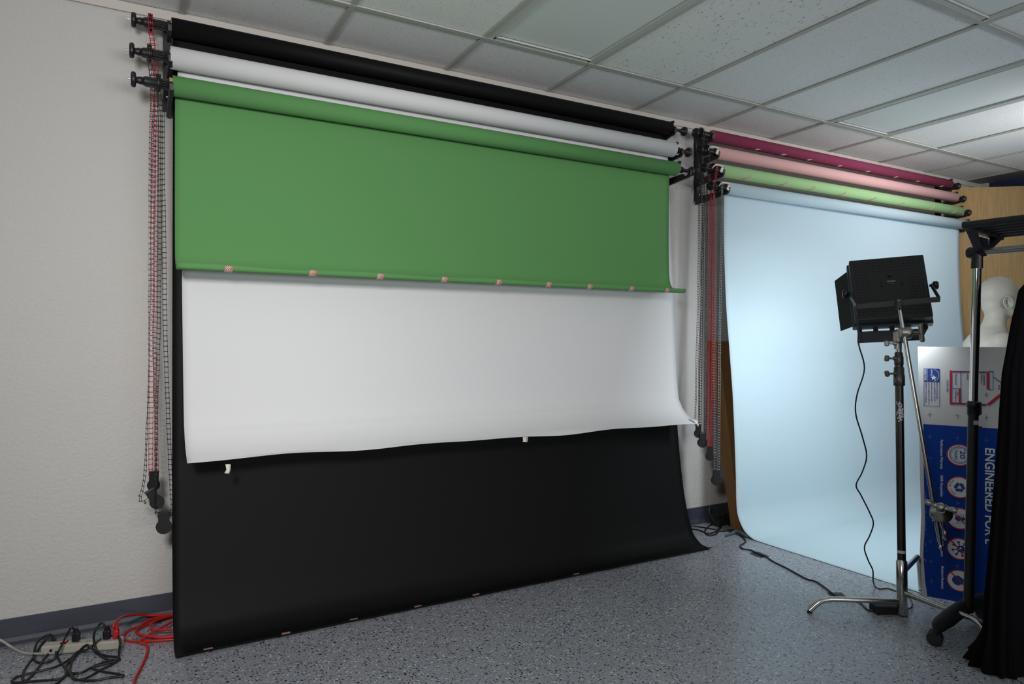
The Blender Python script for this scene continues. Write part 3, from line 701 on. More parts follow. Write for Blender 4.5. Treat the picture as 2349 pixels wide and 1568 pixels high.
# house diagram
rect(tr, 2178.5, 849, 2183, 927, .0012); rect(tb, 2183, 850, 2184, 926, .0014)
rect(tr, 2184, 850.5, 2262, 853.5, .0012); rect(tb, 2184, 850, 2279, 851.2, .0014)
rect(tb, 2203.2, 851, 2204.6, 925, .0014); rect(tr, 2199, 890.5, 2203.2, 924, .0012)
rect(tb, 2184, 889.5, 2204, 890.6, .0014)
rect(tb, 2184, 922.5, 2265, 924, .0014); rect(tr, 2184, 924, 2263, 927, .0012)
rect(tr, 2263.5, 852, 2268.8, 893, .0012); frame(tb, 2268.8, 850.3, 2279, 894, 1.2, .0014)
for (m, p, q, wd) in ((tb, (2279, 864), (2300, 880), .003), (tr, (2266, 928), (2300, 901), .010), (tb, (2270, 930), (2302, 904), .002)):
    bar(m, fuz(*p), fuz(*q), wd, .0013)
vtext(tb, 'Basement', 2190.5, 857, 882, 4.4); vtext(tb, 'Crawlspace', 2190.5, 892, 921, 4.4); vtext(tb, 'Under slab', 2171.5, 871, 898, 4.4)
vtext(tb, 'walls', 2217.5, 857, 871, 4.4); vtext(tb, 'Exterior', 2225, 857, 880, 4.4); vtext(tb, 'Cathedral', 2256, 857, 883, 4.4); vtext(tb, 'Ceilings', 2250, 857, 879, 4.4); vtext(tb, 'Attic', 2290.5, 882, 894, 4.4)
flush('house_diagram')

# ------------------------------------------------------------------ steel light stand
B0 = W(2.872, 1.710, 0); TOP = PS(2061, 760, 2.955)
def col(z): return B0.lerp(TOP, z/1.19)
TOP = B0 + (TOP-B0)*(1.19/TOP.z)
AX = (TOP-B0).normalized()
st_ = empty('light_stand', B0, 'steel turtle-base stand with T-handles holding the black light panel', 'light stand')
m = MB()
m.lathe(col(.006), AX, [(0, .017), (.003, .0205), (.10, .0205), (.104, .0215), (.225, .0215), (.228, .0175), (.232, .0175)], 28)
m.build('base_sleeve', chrome, st_)
m = MB(); m.rod(col(.22), col(.985), .0165, n=28); m.build('lower_column', mat('scuffed_steel_column', lin(84, 82, 80), .35, metal=1, noise=(18, .4)), st_)
m = MB(); m.lathe(col(.975), AX, [(0, .021), (.002, .0225), (.045, .0225), (.047, .0205), (.078, .0205), (.080, .017), (.09, .017), (.092, .0185), (.125, .0185), (.127, .0165), (.140, .0165), (.142, .014), (.145, .014)], 24); m.build('collar', darkcast, st_)
m = MB(); m.rod(col(1.11), col(1.16), .0125, n=20); m.build('riser', chrome, st_)
CR = V(math.cos(YAW), -math.sin(YAW), 0); CF = V(math.sin(YAW), math.cos(YAW), 0)
for z, tilt in ((1.027, -.12), (1.092, .05), (1.157, .0)):
    m = MB(); o_ = col(z); d = (-CR + V(0, 0, tilt*.1)).normalized()
    m.lathe(o_, d, [(.012, .012), (.022, .009), (.024, .0045), (.044, .0045)], 12)
    m.bbox(o_+d*.052, (.016, .018, .026), .005, Matrix.Rotation(-YAW, 3, 'Z') @ Matrix.Rotation(tilt*2, 3, 'Y'))
    m.build('t_handle', castm if z > 1.15 else darkcast, st_)
m = MB(); rr2 = random.Random(3)                 # torn remains of a white sticker
for q in range(70):
    z = .862+rr2.gauss(0, .020); an = rr2.gauss(-.25, .42); sz = rr2.uniform(.002, .0045)
    c_ = col(z); e1_ = -CF*math.cos(an)+CR*math.sin(an); t_ = CF*math.sin(an)+CR*math.cos(an)
    c_ = c_+e1_*.0169; m.add([c_+t_*sz*math.cos(k*math.pi/3+q)+V(0, 0, sz*math.sin(k*math.pi/3+q)) for k in range(6)], [list(range(6))])
m.build('torn_sticker', text_white, st_)
# label bands
MB().lathe(col(.265), AX, [(0, .0168), (.012, .0168)], 28, caps=False).build('paper_label', mat('label_white', lin(200, 200, 200), .6), st_)
def leg(foot, zc, rr=.0115):
    f = Vector(foot); c = col(zc); d = (f-c); d.z = 0; L = d.length; d.normalize()
    dz = zc-.010; pts = [c+d*.015, c+d*(L*.45), c+d*(L-.105), c+d*(L-.078)+V(0, 0, -.002), c+d*(L-.052)+V(0, 0, -dz*.16), c+d*(L-.030)+V(0, 0, -dz*.45), c+d*(L-.012)+V(0, 0, -dz*.78), V(f.x, f.y, .010)]
    lg = MB().tube(pts, rr, n=14, res=5).build('leg', chrome, st_)
    MB().lathe(V(f.x, f.y, .001)-d*.001, (0, 0, 1), [(0, rr*.95), (.007, rr*.95)], 14).build('rubber_tip', rubber, lg)
leg(FL(1857, 1405), .062); leg(W(2.826, 1.335, 0), .100); leg(W(3.233, 1.836, .003), .180)
# grip head + gobo arm
gh = sub_empty('grip_head', PS(2075, 762, 2.915), st_)
m = MB(); c0 = 0; m.rod(PS(2058, 800, 2.952), PS(2060, 757, 2.955), .0125, n=18); m.lathe(PS(2060, 764, 2.955), -CF, [(-.012, .016), (.0, .018), (.012, .016)], 16)
m.bbox(PS(2061, 772, 2.95), (.034, .036, .056), .008, Matrix.Rotation(-YAW, 3, 'Z')); m.build('stud_bracket', castm, gh)
m = MB(); hc = PS(2074, 763, 2.925)
m.lathe(hc-CR*.020, CR, [(0, .019), (.003, .024), (.020, .024), (.021, .026), (.044, .026), (.048, .021)], 24); m.build('clamp_disc', castm, gh)
m = MB(); m.rod(hc+CR*.02, hc+CR*.066, .0075, n=12); m.bbox(hc+CR*.074, (.018, .015, .080), .005, Matrix.Rotation(-YAW, 3, 'Z') @ Matrix.Rotation(-.12, 3, 'Y')); m.build('t_handle', castm, gh)
ga = sub_empty('arm', PS(2152, 1180, 2.82), st_)
a0, a1 = PS(2062, 697, 2.945), PS(2156.5, 1242, 2.74)
MB().rod(a0, a1, .0085, n=20).build('rod', chromeb if False else chrome, ga)
MB().lathe(a1, a1-a0, [(0, .0085), (.004, .006), (.018, .006), (.020, .008), (.026, .008), (.028, .005), (.036, .005)], 14).build('rod_tip', chrome, ga)
# lower wing-nut head on the arm
wh = sub_empty('grip_head', PS(2158, 1165, 2.79), st_)
c1 = PS(2159, 1172, 2.735); fd = (CAMP-c1).normalized(); fd = (fd+V(0, 0, .55)).normalized()
MB().lathe(c1-fd*.012, fd, [(-.012, .036), (-.008, .041), (.002, .041), (.004, .038), (.014, .036), (.020, .018), (.026, .016)], 32).build('clamp_disc', castm, wh)
m = MB(); p0_ = V(0, 0, 1).cross(fd).normalized(); q0_ = fd.cross(p0_); pr = (p0_*math.cos(.24)-q0_*math.sin(.24)).normalized(); ctr = c1+fd*.024+q0_*.008
m.tube([ctr-pr*.056+fd*.006, ctr-pr*.042+fd*.006, ctr-pr*.022, ctr, ctr+pr*.022, ctr+pr*.042+fd*.006, ctr+pr*.056+fd*.006], [.0095, .0125, .0095, .014, .0095, .0125, .0095], n=12, res=3, flat=.75)
m.lathe(ctr-fd*.004, fd, [(0, .017), (.012, .015), (.016, .010), (.012, .0075), (.004, .006)], 20)
m.build('wing_knob', castm, wh)
m = MB(); q0, q1 = PS(2160, 1190, 2.755), PS(2171, 1236, 2.75); m.lathe(q0, q1-q0, [(0, .0095), (.030, .0095), (.031, .008), (.052, .008), (.053, .0095), (.066, .0095), (.067, .0085), (.084, .0085)], 14)
m.tube([PS(2146, 1188, 2.75), PS(2139, 1194, 2.75), PS(2142, 1197, 2.75), PS(2148, 1195, 2.75)], .0022, n=6, res=3)
m.build('stud', castm, wh)

# ------------------------------------------------------------------ light panel
import itertools
LP = empty('studio_light', (0, 0, 0), 'black perforated light panel with barn doors seen from behind on the stand', 'studio light')
hd, pi_, ro = .918, -.461, .0574; sL = 3.12; k_ = sL/2.85
Cn = PS(2040.4, 658.3, sL); LP.location = Cn
n_ = V(math.sin(hd)*math.cos(pi_), math.cos(hd)*math.cos(pi_), math.sin(pi_))
r_ = n_.cross(V(0, 0, 1)).normalized(); u_ = r_.cross(n_)
R2 = r_*math.cos(ro)+u_*math.sin(ro); U2 = u_*math.cos(ro)-r_*math.sin(ro); hw, hh = .281*k_/2, .2945*k_/2
def lp(x, y, d): return Cn + R2*x + U2*y + n_*d
RM = Matrix((R2, n_, U2)).transposed()
m = MB(); m.bbox(lp(0, 0, .028), (2*hw, .056, 2*hh), .005, RM)
m.cur = 1
for gxk in range(22):                                # ventilation holes
    for gyk in range(19):
        fx = -hw+.022+gxk*(2*hw-.044)/21; fy = hh-.026-gyk*(2*hh-.050)/18
        inner = 5 <= gxk <= 16 and 4 <= gyk <= 12
        band = gyk in (13, 14, 15) and True
        if inner or band and 6 < gxk < 15 or gyk == 15: continue
        o_ = lp(fx, fy, -.0004); n8 = 8
        m.add([o_+R2*.0024*math.cos(2*math.pi*q/n8)+U2*.0024*math.sin(2*math.pi*q/n8) for q in range(n8)], [list(range(n8))])
m.build('housing', [mat('black_panel_paint', lin(23, 23, 24), .5), mat('vent_hole', (.001, .001, .001, 1), 1)], LP)
m = MB()
for sx in (-1, 1): m.box(lp(sx*(hw+.002), 0, .068), (.010, .030, 2*hh+.010), RM)
for sy in (-1, 1): m.box(lp(0, sy*(hh+.002), .068), (2*hw+.010, .030, .010), RM)
m.build('front_frame', mat('grey_black_frame', lin(58, 70, 76), .45), LP)
led = MB().box(lp(0, 0, .062), (2*hw-.03, .004, 2*hh-.03), RM).build('diffuser', mat('led_diffuser', lin(230, 235, 240), .5, emit=(.86, .94, 1.0, 1.5)), LP)
al = bpy.data.lights.new('panel_lamp', 'AREA'); al.shape = 'RECTANGLE'; al.size = 2*hw-.04; al.size_y = 2*hh-.04; al.energy = 15; al.color = (.86, .94, 1.0); al.spread = math.radians(158)
ao = bpy.data.objects.new('panel_lamp', al); C.objects.link(ao); ao.location = lp(0, 0, .072); ao.rotation_euler = n_.to_track_quat('-Z', 'Y').to_euler()
def door(h0, h1, o1, o0, th=.0015):
    MB().prism([h0, h1, o1, o0], n_*th).build('barn_door', mat('door_paint', lin(34, 35, 40), .55), LP)
sF = .082
e0 = lp(-hw-.006, hh*.93, sF); e1 = lp(-hw-.006, -hh*.93, sF)
def on_s(px, py, s): return PS(px, py, s)
sd = (e0-CAMP).dot(CF); sd1 = (e1-CAMP).dot(CF)
door(e0, e1, PS(1928.3, 759, sd1+.05), PS(1914.5, 644, sd+.05))
f0 = lp(-hw*.92, -hh-.017, sF); f1 = lp(hw*.92, -hh-.017, sF)
for q in range(5): MB().box(lp(lerp(-hw*.86, hw*.86, q/4), -hh-.012, sF), (.020, .004, .014), RM).build('hinge', blackm, LP)
s0 = (f0-CAMP).dot(CF); s1 = (f1-CAMP).dot(CF)
door(f0, f1, PS(2114, 779.6, s1+.0), PS(1966.6, 786.5, s0+.0))
g0 = lp(-hw*.92, hh+.006, sF); g1 = lp(hw*.92, hh+.006, sF)
door(g0, g1, g1+n_*.10+U2*.005-R2*.02, g0+n_*.10+U2*.005+R2*.02)
h0_ = lp(hw+.006, hh*.93, sF); h1_ = lp(hw+.006, -hh*.93, sF)
door(h0_, h1_, h1_+n_*.15+U2*.02-R2*.006, h0_+n_*.15-U2*.02-R2*.006)  # unseen right door, added to keep panel light off the foam board
# dial, name plate, switches on the back
MB().lathe(lp(.008, .062, 0), -n_, [(0, .0095), (.010, .0085), (.012, .006)], 20).build('dimmer_dial', mat('dial_black', lin(34, 33, 30), .3), LP)
m = MB(); m.box(lp(.010, .030, -.001), (.034, .001, .007), RM); m.build('name_plate', mat('plate_print', lin(110, 110, 108), .5), LP); m = MB(); m.box(lp(.011, .018, -.001), (.018, .0006, .0022), RM)
m.build('small_print', mat('plate_print', lin(110, 110, 108), .5), LP)
for x_, y_ in ((.052, .020), (-.030, .016)): MB().box(lp(x_, y_, -.001), (.011, .002, .022), RM).build('switch', mat('switch_black', lin(10, 10, 10), .3), LP)
# yoke
ya = lp(-hw-.014, -.012, .012); yb = lp(hw+.014, .0, .012)
yl, yr = PS(1964, 703, 3.03), PS(2156, 686, 2.86)
m = MB()
def strap(m, a, b, wdir, w_=.022, t=.003):
    d = (b-a).normalized(); n0 = d.cross(wdir).normalized(); w2 = n0.cross(d).normalized()
    m.prism([a+w2*w_/2+n0*t/2, a-w2*w_/2+n0*t/2, a-w2*w_/2-n0*t/2, a+w2*w_/2-n0*t/2], b-a)
vz = V(0, 0, 1)
strap(m, ya, yl, V(0, 0, 1)); strap(m, yl, yr, vz, .022); strap(m, yr, yb, vz)
m.bbox(PS(2061, 697, 2.93), (.024, .018, .046), .003, Matrix.Rotation(-YAW, 3, 'Z'))
m.build('yoke', blackm, LP)
for p, s_ in ((ya, -1), (yb, 1)):
    m = MB(); m.lathe(p, R2*s_, [(-.008, .006), (.005, .006), (.006, .016), (.010, .019), (.022, .019), (.026, .015)], 18); m.build('tightening_knob', blackp, LP)
MB().lathe(PS(2061, 689, 2.915), V(0, 0, 1), [(-.001, .006), (.002, .006)], 14).build('brass_stud', mat('brass', lin(190, 150, 70), .35, metal=1), LP)
# panel power cord hanging to the floor
cpts = []
for px, py in ((1963, 700), (1964, 720), (1970, 760), (1970, 790), (1983, 845), (1966, 905), (1963, 948), (1978, 1000), (1988, 1045), (1978, 1082), (1964, 1112), (1975, 1135), (1995, 1175), (2003.5, 1200), (1995, 1228), (1983, 1254.5), (1991, 1283), (2002, 1307), (2003, 1332)):
    s_ = interp([(700, 3.0), (730, 3.0), (1332, 3.16)], py)
    cpts.append(PS(px, py, s_))
cpts += [FL(2008, 1345, .005), FL(2019, 1350, .005), FL(2036, 1349, .005), FL(2055, 1355, .005), FL(2078, 1362, .005), FL(2090, 1376, .005), FL(2092, 1388, .008), FL(2086, 1396, .018)]
tag(MB().tube(cpts, .0032, n=8, res=6).build('cable', blackcord, origin=cpts[-1]), 'thin black power cord hanging wavily from the light panel to the floor', 'cord')
# power brick
pb = FL(2049, 1411); m = MB(); mm_ = Matrix.Rotation(-YAW-.02, 3, 'Z')
m.bbox(pb+CF*.035+V(0, 0, .018), (.138, .062, .034), .004, mm_)
tag(m.build('power_adapter', rubber, origin=pb), 'black power adapter brick on the floor under the stand base', 'power adapter')

# ------------------------------------------------------------------ clothes rack
RD = V(.158, -.987, 0).normalized(); RP = V(.987, .158, 0).normalized()
rb, rt = W(2.92, 1.475, 0), W(2.94, 1.45, 1.519)
def rc(z): return rb.lerp(rt, z/1.519)
rk = empty('clothes_rack', rb, 'rolling clothes rack with black shelf top and chrome pole at the right edge', 'clothes rack')
MB().rod(rc(.09), rc(.885), .0185, n=24).build('lower_pole', blackm, rk)
MB().rod(rc(.88), rc(1.49), .0155, n=28).build('chrome_pole', chromeb, rk)
m = MB(); m.lathe(rc(.873), rt-rb, [(0, .022), (.030, .022), (.031, .0245), (.052, .0245), (.053, .022), (.056, .018)], 24); m.bbox(rc(.90)+CR*.018, (.020, .02, .05), .003); m.build('height_collar', blackp, rk)
m = MB(); m.box(rc(.845)-CF*.0185, (.020, .001, .017), Matrix.Rotation(-YAW, 3, 'Z')); m.build('label_sticker', text_white, rk)
MB().rod(rc(.828)+CR*.016-CF*.01, rc(.828)+CR*.026-CF*.012, .003).build('lock_pin', chromeb, rk)
m = MB(); m.lathe(rc(1.455), rt-rb, [(0, .0205), (.045, .0195), (.06, .021), (.066, .022)], 24)
m.lathe(rt-RD*.030, RD, [(-.006, .017), (.0, .021), (.004, .023), (.040, .021), (.060, .018)], 24)
A0 = rt + V(0, 0, .0)
ta, tb_ = rt-RP*.155+V(0, 0, .086), rt+RP*.225+V(0, 0, .086)
for q in (ta, tb_):
    side = 1 if q is tb_ else -1
    m.prism([rt-RP*.022, rt+RP*.030*side if side > 0 else rt-RP*.020+V(0, 0, -.006), q+RP*.014, q-RP*.040*side], RD*.030)
m.prism([rt+RP*.02, ta.lerp(tb_, .35)-V(0, 0, .030), ta.lerp(tb_, .55)-V(0, 0, .030), rt+RP*.055], RD*.020)
m.prism([ta+V(0, 0, .012), tb_+V(0, 0, .004), tb_-V(0, 0, .02), ta-V(0, 0, .012)], RD*.026)
m.build('end_bracket', blackp, rk)
MB().rod(rt-RD*.01, rt+RD*1.2, .0135, n=20).build('hanging_rail', chrome, rk)
for q in range(6):
    p = ta.lerp(tb_, q/5)+V(0, 0, .004)
    MB().rod(p, p+RD*1.2, .0135, n=14).build('shelf_bar', blackm, rk)
m = MB(); FP = V(.987, .10, 0).normalized(); c = W(2.915, 1.495, 0)
rows = []
for q in range(17):
    t = q/16; d = -.235+.50*t; zt = .126-.42*(d-.04)**2; hgt = .058 if d > -.17 else .050
    rad = .031*math.sqrt(max(.05, 1-(2*t-1)**8)); row = []
    for k in range(13):
        an = 2*math.pi*k/12; row.append(c+FP*d+RD*(rad*math.cos(an))+V(0, 0, zt-hgt/2+hgt/2*math.sin(an)))
    rows.append(row)
m.grid(rows); m.add(rows[0][:12], [list(range(12))]); m.add(rows[-1][:12], [list(range(12))]); m.build('foot', rubber, rk)
for fx in (-.205, .235):
    wc = c+FP*fx-RD*.012+V(0, 0, .028); m = MB(); wy = (-CF*.80-CR*.6).normalized()
    for s_ in (-1, 1): m.lathe(wc+wy*(s_*.0115)-wy*.0075, wy, [(0, .024), (.002, .0275), (.013, .0275), (.015, .024)], 24)
    m.rod(wc, wc+V(0, 0, .05), .006); m.bbox(wc+V(0, 0, .022), (.03, .03, .018), .005)
    m.build('caster', blackp, rk)

# ------------------------------------------------------------------ black garment on the rack
def interp2(tab, z): return interp(tab, z)
xl_ = [(0.0, 2.620), (.05, 2.615), (.13, 2.620), (.247, 2.628), (.45, 2.66), (.697, 2.690), (.8355, 2.705), (1.048, 2.720), (1.247, 2.785), (1.330, 2.825)]
cl = MB(); rows = []; nz, na = 60, 140
for q in range(nz+1):
    t = q/nz; z = .004+1.396*t
    xL = interp(xl_, z); flare = max(0, 1-z/1.3)
    cxx = lerp(2.985, 3.03, t); ax_l = cxx-xL; ax_r = lerp(.25, .17, t)
    dfar = lerp(.055, .035, t)+.10*max(0, 1-z/.17)**1.4; dnear = lerp(.085, .045, t)
    if z > 1.33:
        k_c = math.sqrt(max(0.01, 1-((z-1.33)/.075)**2)); ax_l = (cxx-2.825)*k_c+.004; ax_r = .17*k_c; dfar *= k_c; dnear *= k_c
    row = []
    for k in range(na):
        a = 2*math.pi*k/na; ca, sa = math.cos(a), math.sin(a)
        fold = ((.019+.008*math.sin(3*a+z))*math.sin(a*17+.9*math.sin(z*3)+2*math.sin(a*2)) + .005*math.sin(a*41+z*4))*flare**.6
        ec = math.copysign(abs(ca)**.75, ca); es = math.copysign(abs(sa)**.75, sa)
        rx = (ax_l if ca < 0 else ax_r); dy = dfar if sa > 0 else dnear
        row.append(W(cxx+ec*(rx-.008)+ca*fold*.6, 1.25+es*dy+sa*fold, z))
    row.append(row[0].copy()); rows.append(row)
cl.grid(rows)
cloth_m = mat('black_cloth', lin(13, 12, 16), .92, spec=.12, bump=(400, .2, .001))
go = empty('garment', rows[0][0], 'long black cloth garment hanging off the rack to the floor at the right edge', 'garment')
go.location = W(3.0, 1.27, 0)
cl.build('cloth', cloth_m, go)
m = MB(); hx = W(3.0, 1.26, 1.519); m.tube([hx+V(0, 0, -.13), hx+V(0, 0, -.05), hx+RP*.016+V(0, 0, -.012), hx+RP*.010+V(0, 0, .014), hx-RP*.010+V(0, 0, .016), hx-RP*.018+V(0, 0, -.002)], .0022, n=8, res=5); m.build('hanger_hook', chrome, go)

# ------------------------------------------------------------------ mannequin
MF = V(.764, -.646, 0); ML = V(.646, .764, 0); M0 = W(4.11, 1.924, 0)
mn = empty('mannequin', M0, 'matte grey bald mannequin bust behind the foam board, facing away to the right', 'mannequin')
def mp(f, l, z): return M0+MF*f+ML*l+V(0, 0, z)
m = MB()
def ell(m, f, l, z, rf, rl, rz, n=24, tilt=0):
    vs = []; fs = []
    for i in range(n+1):
        th = math.pi*i/n
        for j in range(n):
            ph = 2*math.pi*j/n; a_, b_, c_ = rf*math.sin(th)*math.cos(ph), rl*math.sin(th)*math.sin(ph), rz*math.cos(th)
            a2 = a_*math.cos(tilt)+c_*math.sin(tilt); c2 = -a_*math.sin(tilt)+c_*math.cos(tilt)
            vs.append(mp(f+a2, l+b_, z+c2))
    for i in range(n):
        for j in range(n): k = (j+1) % n; fs.append((i*n+j, i*n+k, (i+1)*n+k, (i+1)*n+j))
    m.add(vs, fs, True)
def loft(m, secs, n=32):
    rows = [[mp(f+rf*math.cos(2*math.pi*k/n), rl*math.sin(2*math.pi*k/n), z) for k in range(n)] for f, z, rf, rl in secs]
    vs = [p for r in rows for p in r]; fs = [(i*n+k, i*n+(k+1) % n, (i+1)*n+(k+1) % n, (i+1)*n+k) for i in range(len(rows)-1) for k in range(n)]
    m.add(vs, fs, True); m.add(rows[0], [list(range(n))]); m.add(rows[-1], [list(range(n))])
ell(m, .000, 0, 1.430, .094, .075, .090); ell(m, .045, 0, 1.385, .055, .056, .085); ell(m, .058, 0, 1.340, .046, .044, .050); ell(m, -.02, 0, 1.36, .060, .055, .060)
ell(m, .105, 0, 1.385, .018, .014, .022, tilt=.5); ell(m, .096, 0, 1.350, .012, .022, .010)
loft(m, [(-.045, 1.10, .100, .16), (-.045, 1.18, .088, .155), (-.035, 1.222, .070, .105), (-.022, 1.25, .058, .066), (-.012, 1.30, .050, .052), (.004, 1.40, .055, .052)])
loft(m, [(.0, .74, .10, .15), (.0, .80, .115, .172), (-.01, .90, .085, .130), (-.03, 1.0, .10, .14), (-.04, 1.08, .12, .155), (-.05, 1.16, .105, .165), (-.045, 1.205, .075, .13)])
for s_ in (-1, 1): ell(m, -.045, s_*.140, 1.155, .058, .052, .062)
body = m.build('body', mat('mannequin_skin', lin(158, 154, 144), .6), mn)
rm = body.modifiers.new('fuse', 'REMESH'); rm.mode = 'VOXEL'; rm.voxel_size = .007; rm.use_smooth_shade = True
sm_ = body.modifiers.new('soften', 'SMOOTH'); sm_.factor = .6; sm_.iterations = 22
for s_ in (-1, 1):
    m = MB(); n = 20; ctrp = mp(.012, s_*.073, 1.402)
    def ep(a, sc_, out): return mp(.012+sc_*(.019*math.cos(a)-.004*math.sin(a)), s_*(.070+out+.004*math.cos(a)), 1.372+sc_*.031*math.sin(a))
    ring_ = [ep(2*math.pi*k/n, 1, .010) for k in range(n)]
    m.tube(ring_+[ring_[0]], .0045, n=8)
    m.grid([[ep(2*math.pi*k/n, 1.0, .009) for k in range(n+1)], [ep(2*math.pi*k/n, .7, .002) for k in range(n+1)], [ep(2*math.pi*k/n, .05, -.004) for k in range(n+1)]])
    m.tube([ep(a, .62, .008) for a in (.4, .9, 1.5, 2.1, 2.7, 3.4, 4.2)], .0035, n=8)
    m.build('ear', MATS['mannequin_skin'], mn)
m = MB(); m.rod(mp(0, 0, .02), mp(0, 0, .76), .013); m.build('stand_pole', chrome, mn)
m = MB(); m.lathe(mp(0, 0, .004), (0, 0, 1), [(0, .15), (.006, .15), (.010, .145), (.02, .02)], 40); m.build('base_plate', chrome, mn)

# ------------------------------------------------------------------ floor cables on the right
def floor_cord(name, label, pts, r_, m_, cat='cord', res=6):
    pp = [FL(p[0], p[1], p[2] if len(p) > 2 else r_+.001) for p in pts]
    return tag(MB().tube(pp, r_, n=8, res=res).build(name, m_, origin=pp[0]), label, cat)
floor_cord('extension_lead', 'long black cord taped across the floor toward the power adapter',
    [(1640, 1218), (1662, 1217), (1686, 1219), (1700, 1229), (1709, 1237), (1710, 1243), (1701, 1248), (1698, 1252), (1704, 1258), (1722, 1261), (1735, 1267), (1757, 1276), (1775, 1288), (1800, 1300), (1822, 1312), (1850, 1327), (1871, 1333), (1890, 1345), (1912, 1362), (1930, 1372), (1950, 1373), (1972, 1380), (1988, 1396), (2000, 1400), (2016, 1401)], .0042, blackcord)
for q, (pts, lab) in enumerate((([(1719, 1268.5), (1731, 1264.5), (1741, 1265.5), (1765, 1275.5), (1746, 1279), (1732, 1275)], 'black gaffer tape patch on the cord near the light blue paper edge'),
            ([(1896, 1358.6), (1930, 1358.2), (1949, 1375), (1930, 1376), (1911, 1374)], 'black gaffer tape patch on the cord near the stand foot'))):
    tp = MB().prism([FL(x, y, .0) for x, y in pts], (0, 0, .0012))
    c = FL(sum(p[0] for p in pts)/len(pts), sum(p[1] for p in pts)/len(pts))
    ends = ((1733, 1267), (1756, 1276)) if q == 0 else ((1913, 1363), (1932, 1373))
    tp.tube([FL(*ends[0], .002), FL((ends[0][0]+ends[1][0])/2, (ends[0][1]+ends[1][1])/2, .004), FL(*ends[1], .002)], .007, n=8, res=4)
    tag(tp.build('tape_patch', mat('gaffer_tape', lin(40, 42, 44), .6), origin=c), lab, 'tape')
c6 = lambda L_: [(1570+x/12.36, 1180+y/12.36) for x, y in L_]
floor_cord('cable', 'black cord loops on the floor between the black sheet and the leaning board',
    c6([(120, 330), (330, 330), (560, 360), (760, 395), (940, 410), (1020, 395), (1030, 350), (960, 300), (860, 285), (740, 300), (650, 370), (590, 440), (600, 530), (700, 580), (830, 570), (930, 520), (960, 440), (1000, 350), (1080, 280), (1150, 240)]), .0042, blackcord)
floor_cord('cable', 'lower black cord snaking from the black sheet toward the leaning board',
    c6([(150, 370), (220, 405), (400, 430), (540, 480), (640, 525), (740, 525), (860, 490), (1000, 460), (1200, 435), (1400, 430), (1520, 445), (1480, 400), (1380, 350), (1290, 300), (1200, 260)]), .0042, blackcord)
pbx = MB(); bp_ = FL(1570+1160/12.36, 1180+330/12.36); pbx.bbox(bp_+V(.03, .05, .022), (.16, .07, .044), .006, Matrix.Rotation(.1, 3, 'Z'))
for k in range(3): pbx.bbox(bp_+V(-.02+.045*k, .045, .056), (.03, .034, .028), .006)
tag(pbx.build('power_strip', rubber, origin=bp_), 'black power strip on the floor behind the leaning board foot', 'power strip')
bc = MB().tube([bp_+V(-.03, .03, .06), bp_+V(-.07, .05, .12), bp_+V(-.10, .04, .10), bp_+V(-.085, .02, .05), bp_+V(-.06, .0, .01)], .004, n=8, res=6)
tag(bc.build('cable', blackcord, origin=bp_), 'short black cord looping up from the far black power strip', 'cord')
tag(MB().tube([FL(1664, 1230, .005), FL(1676, 1224, .008), FL(1690, 1218, .024), FL(1704, 1225, .018), FL(1722, 1232, .006), W(3.34, 2.83, .0085)], [.005, .009, .011, .010, .009, .008], n=8, res=6, flat=.4).build('tape_strip', mat('teal_tape', lin(60, 84, 84), .6)), 'dull teal curled tape strip on the floor under the light blue paper edge', 'tape')

# ------------------------------------------------------------------ power strip and cords, bottom left
c3 = lambda L_: [(p[0]/5.593, 1340+p[1]/5.593) + tuple(p[2:]) for p in L_]
e0, e1 = FL(92, 1506), FL(276, 1491); sd_ = (e1-e0).normalized(); sn = V(-sd_.y, sd_.x, 0)
ps = empty('power_strip', (e0+e1)/2, 'beige power strip with lit red switch on the floor by the left wall', 'power strip')
RS = Matrix((sd_, sn, V(0, 0, 1))).transposed(); mid = (e0+e1)/2+sn*.024; Ls = (e1-e0).length
psm = mat('beige_plastic', lin(172, 168, 159), .5)
m = MB(); m.bbox(mid+V(0, 0, .020), (Ls, .046, .034), .006, RS); m.box(mid+V(0, 0, .010), (Ls*.99, .0475, .0015), RS); m.build('housing', psm, ps)
def sp(t, o=0, z=.038): return e0+sd_*(Ls*t)+sn*(.024+o)+V(0, 0, z)
m = MB(); m.bbox(sp(.26, 0, .039), (.020, .024, .004), .001, RS); m.build('switch_frame', rubber, ps)
MB().bbox(sp(.26, 0, .0415), (.014, .017, .005), .001, RS).build('switch', mat('red_switch', lin(200, 20, 20), .3, emit=(1, .05, .03, .6)), ps)
m = MB()
for t in (.55, .67):
    m = MB()
    for o_ in (-.005, .005): m.box(sp(t, o_, .0372), (.002, .006, .0006), RS)
    m.box(sp(t+.03, 0, .0372), (.004, .004, .0006), RS); m.build('outlet', rubber, ps)
MB().lathe(sp(.13, -.023, .020), -sn, [(0, .0055), (.0015, .0055)], 14).build('reset_button', rubber, ps)
def plug(t, label, m_, cordpts, r_, hgt=.042, wd=.022):
    o_ = sp(t); root = empty('cable', o_, label, 'cord')
    MB().bbox(o_+V(0, 0, hgt*.42), (wd*1.15, .022, hgt*.8), .004, RS).lathe(o_+V(0, 0, hgt*.78), (0, 0, 1), [(0, .009), (.006, .011), (.010, .007), (.018, .006)], 14).build('plug', m_, root)
    MB().tube([o_+V(0, 0, hgt*.9)]+cordpts, r_, n=8, res=8).build('cord', m_, root)
f3 = lambda L_, z=.006: [FL(*p[:2], p[2] if len(p) > 2 else z) for p in c3(L_)]
